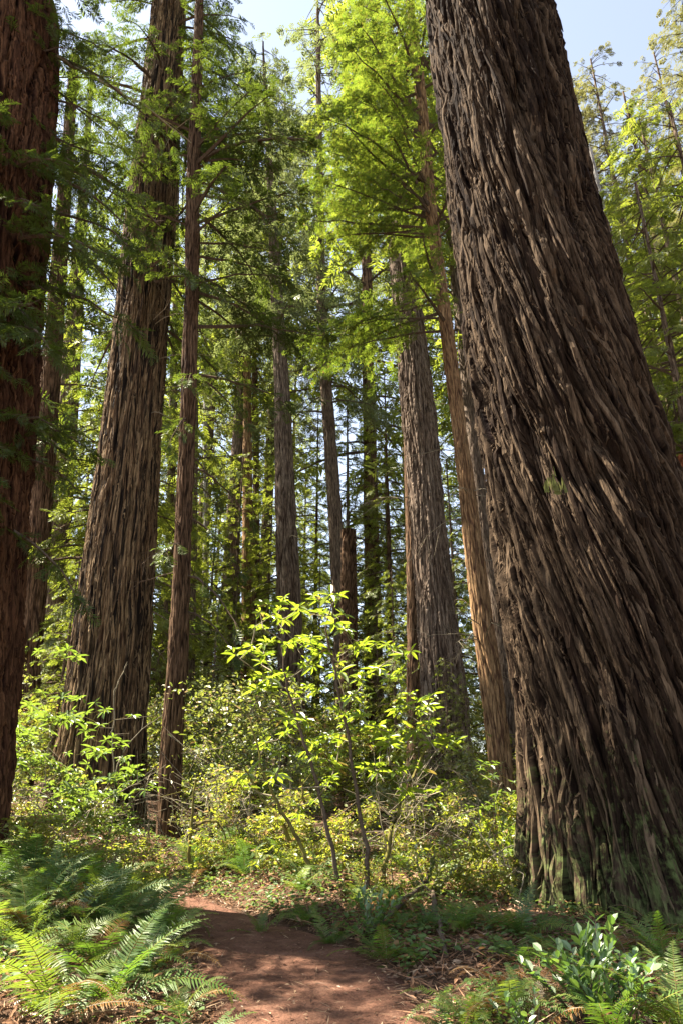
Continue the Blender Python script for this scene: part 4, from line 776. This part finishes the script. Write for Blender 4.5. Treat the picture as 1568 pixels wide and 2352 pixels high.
while n_f < 20:
    x = rgfe.uniform(0.9, 4.6); y = rgfe.uniform(5.2, 8.4)
    if path_d([x], [y])[0] < 0.3 or math.hypot(x-HERO_X, y-9.6) < 1.75 or abs(x) > 0.56*y+0.2: continue
    fern(x, y, rgfe.uniform(0.4, 0.65), "small fern scattered in the rusty litter between the path and the giant", 8, rgfe.choice(['fern', 'fernlight', 'ferndry', 'ferndry', 'ferndry']), "ferns in the litter by the giant", dry=0.3); n_f += 1
n_f = 0
while n_f < 40:
    x = rgfe.uniform(-3.5, 4.5); y = rgfe.uniform(8.3, 15)
    if path_d([x], [y])[0] < 0.3 or x < -0.3*(y-8)-0.3 or math.hypot(x-HERO_X, y-9.6) < 2.6: continue
    fern(x, y, rgfe.uniform(0.5, 0.8), "small fern half hidden in the undergrowth right of the path", 8, rgfe.choice(['fern', 'fernblue', 'fernlight']), "ferns in the right undergrowth", dry=0.15); n_f += 1

# glossy salal in the right foreground
def salal(px, py, h, n, label, mat='lf_salal', seed=1, L=0.080, name="salal_shrub"):
    rg = np.random.default_rng(seed); p = on_z(px, py, 0.2); x, y = p[0], p[1]; z = g1(x, y); root = thing(name, label, "shrub", (x, y, z)); lf = MB()
    for k in range(n):
        a = rg.uniform(0, 6.28); t = rg.uniform(0.15, 0.75); l = h*rg.uniform(0.7, 1.1); m = 9; s = np.linspace(0, 1, m)
        c = np.stack([math.cos(a)*l*math.sin(t)*s, math.sin(a)*l*math.sin(t)*s, l*math.cos(t)*s-0.12*l*s*s], -1)+rg.normal(0, 0.008, (m, 3)); c[0] = (rg.normal(0, .05), rg.normal(0, .05), -0.04)
        st = MB(); st.tube(c, np.linspace(0.005, 0.002, m), 4); link("stem", st.mesh("stem", ['twig']), root)
        u = np.linspace(0.25, 1.0, max(8, int(l/0.032))); pp = np.stack([np.interp(u*(m-1), np.arange(m), c[:, i]) for i in range(3)], -1); kk = len(u)
        tg = c[-1]-c[0]; tg /= np.linalg.norm(tg); sd_ = np.cross(tg, [0, 0, 1]); sg = np.where(np.arange(kk) % 2 == 0, 1, -1)[:, None]
        d = sd_*sg+tg*0.5+rg.normal(0, 0.15, (kk, 3)); fr = frames(d, np.tile([0, 0, 1.0], (kk, 1))+rg.normal(0, .3, (kk, 3)), L*rg.uniform(0.7, 1.25, kk)); lf.inst(LEAF_OV[0], LEAF_OV[1], pp, fr)
    link("foliage", lf.mesh("foliage", [mat]), root)
salal(1345, 2310, 0.66, 18, "glossy salal bush with pale shining leaves in the lower right foreground", seed=1)
salal(1420, 2345, 0.55, 9, "low bright salal beside the tall glossy one at the bottom right", seed=2)
salal(1210, 2350, 0.30, 7, "tiny salal shoots at the bottom edge right of the path", seed=3, L=0.055)
salal(850, 2115, 0.55, 10, "bright leaved low salal at the right path edge near the rhododendron", seed=4, L=0.08)
salal(980, 2060, 0.75, 10, "dark leaved upright salal in front of the curling twigs", 'lf_huck', seed=5, L=0.08)
salal(1160, 1990, 1.35, 12, "sunlit yellow leaved bush pressed against the giant's left side", 'lf_rhodo', seed=6, L=0.11)

# ---------------------------------------------------------------- fallen wood
def log(label, a, b, r, mat, za=0.03, zb=0.03, name="fallen_branch", cat="branch", seed=1):
    rg = np.random.default_rng(seed); A = on_z(*a, 0.15); B = on_z(*b, 0.15); n = 16; s = np.linspace(0, 1, n)[:, None]; c = A*(1-s)+B*s; c[:, 2] = gz(c[:, 0], c[:, 1])+za*(1-s[:, 0])+zb*s[:, 0]
    c += rg.normal(0, r*0.18, c.shape); loc = c[0].copy(); mb = MB(); rr = r*np.linspace(1, 0.6, n)*rg.uniform(0.85, 1.15, n); mb.tube(c-loc, rr, 8)
    for e in (0, -1): mb.tube(np.stack([c[e], c[e]+(c[e]-c[1 if e == 0 else -2])*0.02])-loc, [rr[e], 0.001], 8)
    for k in range(3):
        j = rg.integers(2, n-2); d = rg.normal(0, 1, 3); d[2] = abs(d[2]); mb.tube(np.stack([c[j], c[j]+d*r*3])-loc, [r*0.35, r*0.15], 5)
    o = link(name, mb.mesh(name, [mat], True)); o.location = loc; tag(o, label, cat)
log("broken branch stub leaning with a pale cut end right of the path", (985, 2045), (1022, 2185), 0.035, 'twig', 0.22, 0.04, seed=1)
log("dark broken branch across the ferns right of the path", (860, 2120), (990, 2060), 0.03, 'twig', 0.05, 0.25, seed=2)
log("long thin fallen stick slanting over the litter below the giant", (1385, 2175), (1480, 2255), 0.018, 'deadtwig', 0.1, 0.05, seed=3)
log("pale stick lying at the bottom right among small leaves", (1300, 2330), (1385, 2290), 0.014, 'deadtwig', 0.03, 0.12, seed=4)
log("mossy root log at the foot of the stout ribbed redwood", (930, 1925), (1040, 1905), 0.16, 'rot', 0.12, 0.2, "fallen_log", "log", seed=5)
log("thin twig lying on the dirt path near the bottom", (690, 2290), (760, 2300), 0.006, 'deadtwig', 0.012, 0.012, seed=6)
log("crooked dark twig across the middle of the dirt path", (610, 2225), (660, 2200), 0.007, 'twig', 0.014, 0.014, seed=8)
log("short stick at the left edge of the path in front of the ferns", (520, 2265), (560, 2235), 0.008, 'deadtwig', 0.016, 0.02, seed=9)
log("thin bent twig on the sunny far part of the path", (560, 2130), (610, 2140), 0.006, 'deadtwig', 0.016, 0.016, seed=10)
log("reddish stick in the litter just right of the path", (930, 2205), (1010, 2215), 0.010, 'twig', 0.02, 0.03, seed=11)
log("grey branch piece lying under the glossy salal", (1180, 2330), (1260, 2270), 0.014, 'deadtwig', 0.03, 0.05, seed=12)
log("slender twig on the right margin of the path", (880, 2235), (960, 2275), 0.008, 'deadtwig', 0.02, 0.02, seed=7)

# ---------------------------------------------------------------- loose litter and small ground plants
def scatter(name, n, region, mat, size, seed, tilt, shape='flake', lift=0.006):
    rg = np.random.default_rng(seed); x = rg.uniform(region[0], region[1], n); y = region[2]+(region[3]-region[2])*rg.random(n)**1.4; d = path_d(x, y)
    keep = region[4](x, y, d, rg); x, y, d = x[keep], y[keep], d[keep]; k = len(x); z = np.where(d < 0, 0.018+0.02*perlin(x*2+40, y*2+40, 256, 12, 256), gz(x, y))+lift+rg.random(k)*lift
    a = rg.uniform(0, 6.28, k); L = size*rg.uniform(0.5, 1.6, k); nn = np.stack([rg.normal(0, tilt, k), rg.normal(0, tilt, k), np.ones(k)], -1); fr = frames(np.stack([np.cos(a), np.sin(a), rg.normal(0, tilt*0.5, k)], -1), nn, L)
    mb = MB()
    if shape == 'flake':
        h = k//2; mb.inst(np.array(rhomb((0, 0, 0), (1, 0, 0), 1, 0.30, 0.2)), np.array([[0, 1, 2, 3]]), np.stack([x, y, z], -1)[:h], fr[:h])
        mb.inst(np.array(rhomb((0, 0, 0.02), (1, 0, 0), 2.4, 0.10, 0.1)), np.array([[0, 1, 2, 3]]), np.stack([x, y, z+0.004], -1)[h:], fr[h:])
    else:
        z = z+rg.random(k)*0.10; mb.inst(LEAF_OV[0]-[0.5, 0, 0], LEAF_OV[1], np.stack([x, y, z], -1), fr)
    o = link(name, mb.mesh(name, [mat])); o['kind'] = 'stuff'; o['label'] = name.replace('_', ' ')
scatter("path_litter", 60000, (-5, 2.5, 4.2, 13.5, lambda x, y, d, rg: (d < 0.05) & (rg.random(len(x)) < 0.22+0.78*sstep(-0.35, 0.05, d))), 'pathlitter', 0.042, 1, 0.25)
scatter("leaf_litter", 120000, (-8, 8, 4.0, 17, lambda x, y, d, rg: (d > -0.03) & (np.abs(x) < 0.6*y+0.5)), 'litter', 0.072, 2, 0.55, lift=0.016)
scatter("ground_plants", 80000, (-7, 7, 4.3, 18, lambda x, y, d, rg: (d > 0.04) & (np.abs(x) < 0.6*y+0.5) & (perlin(x*0.8+33, y*0.8+33, 256, 7, 256)+np.where((x > 0.3) & (y < 8.2), -0.12, np.where((x < 0) & (y < 8), -0.05, 0.34)) > rg.normal(0.05, 0.12, len(x)))), 'sorrel', 0.048, 3, 0.45, 'leaf', 0.03)
scatter("verge_plants", 26000, (-4.5, 3.5, 6.6, 13.5, lambda x, y, d, rg: (d > 0.02) & (d < 1.3) & (x > -0.32*(y-6.0)-0.5) & (rg.random(len(x)) < 1.0-0.6*d) & (perlin(x*1.3+70, y*1.3+70, 256, 17, 256) > rg.normal(-0.12, 0.12, len(x)))), 'sorrel', 0.058, 4, 0.45, 'leaf', 0.03)
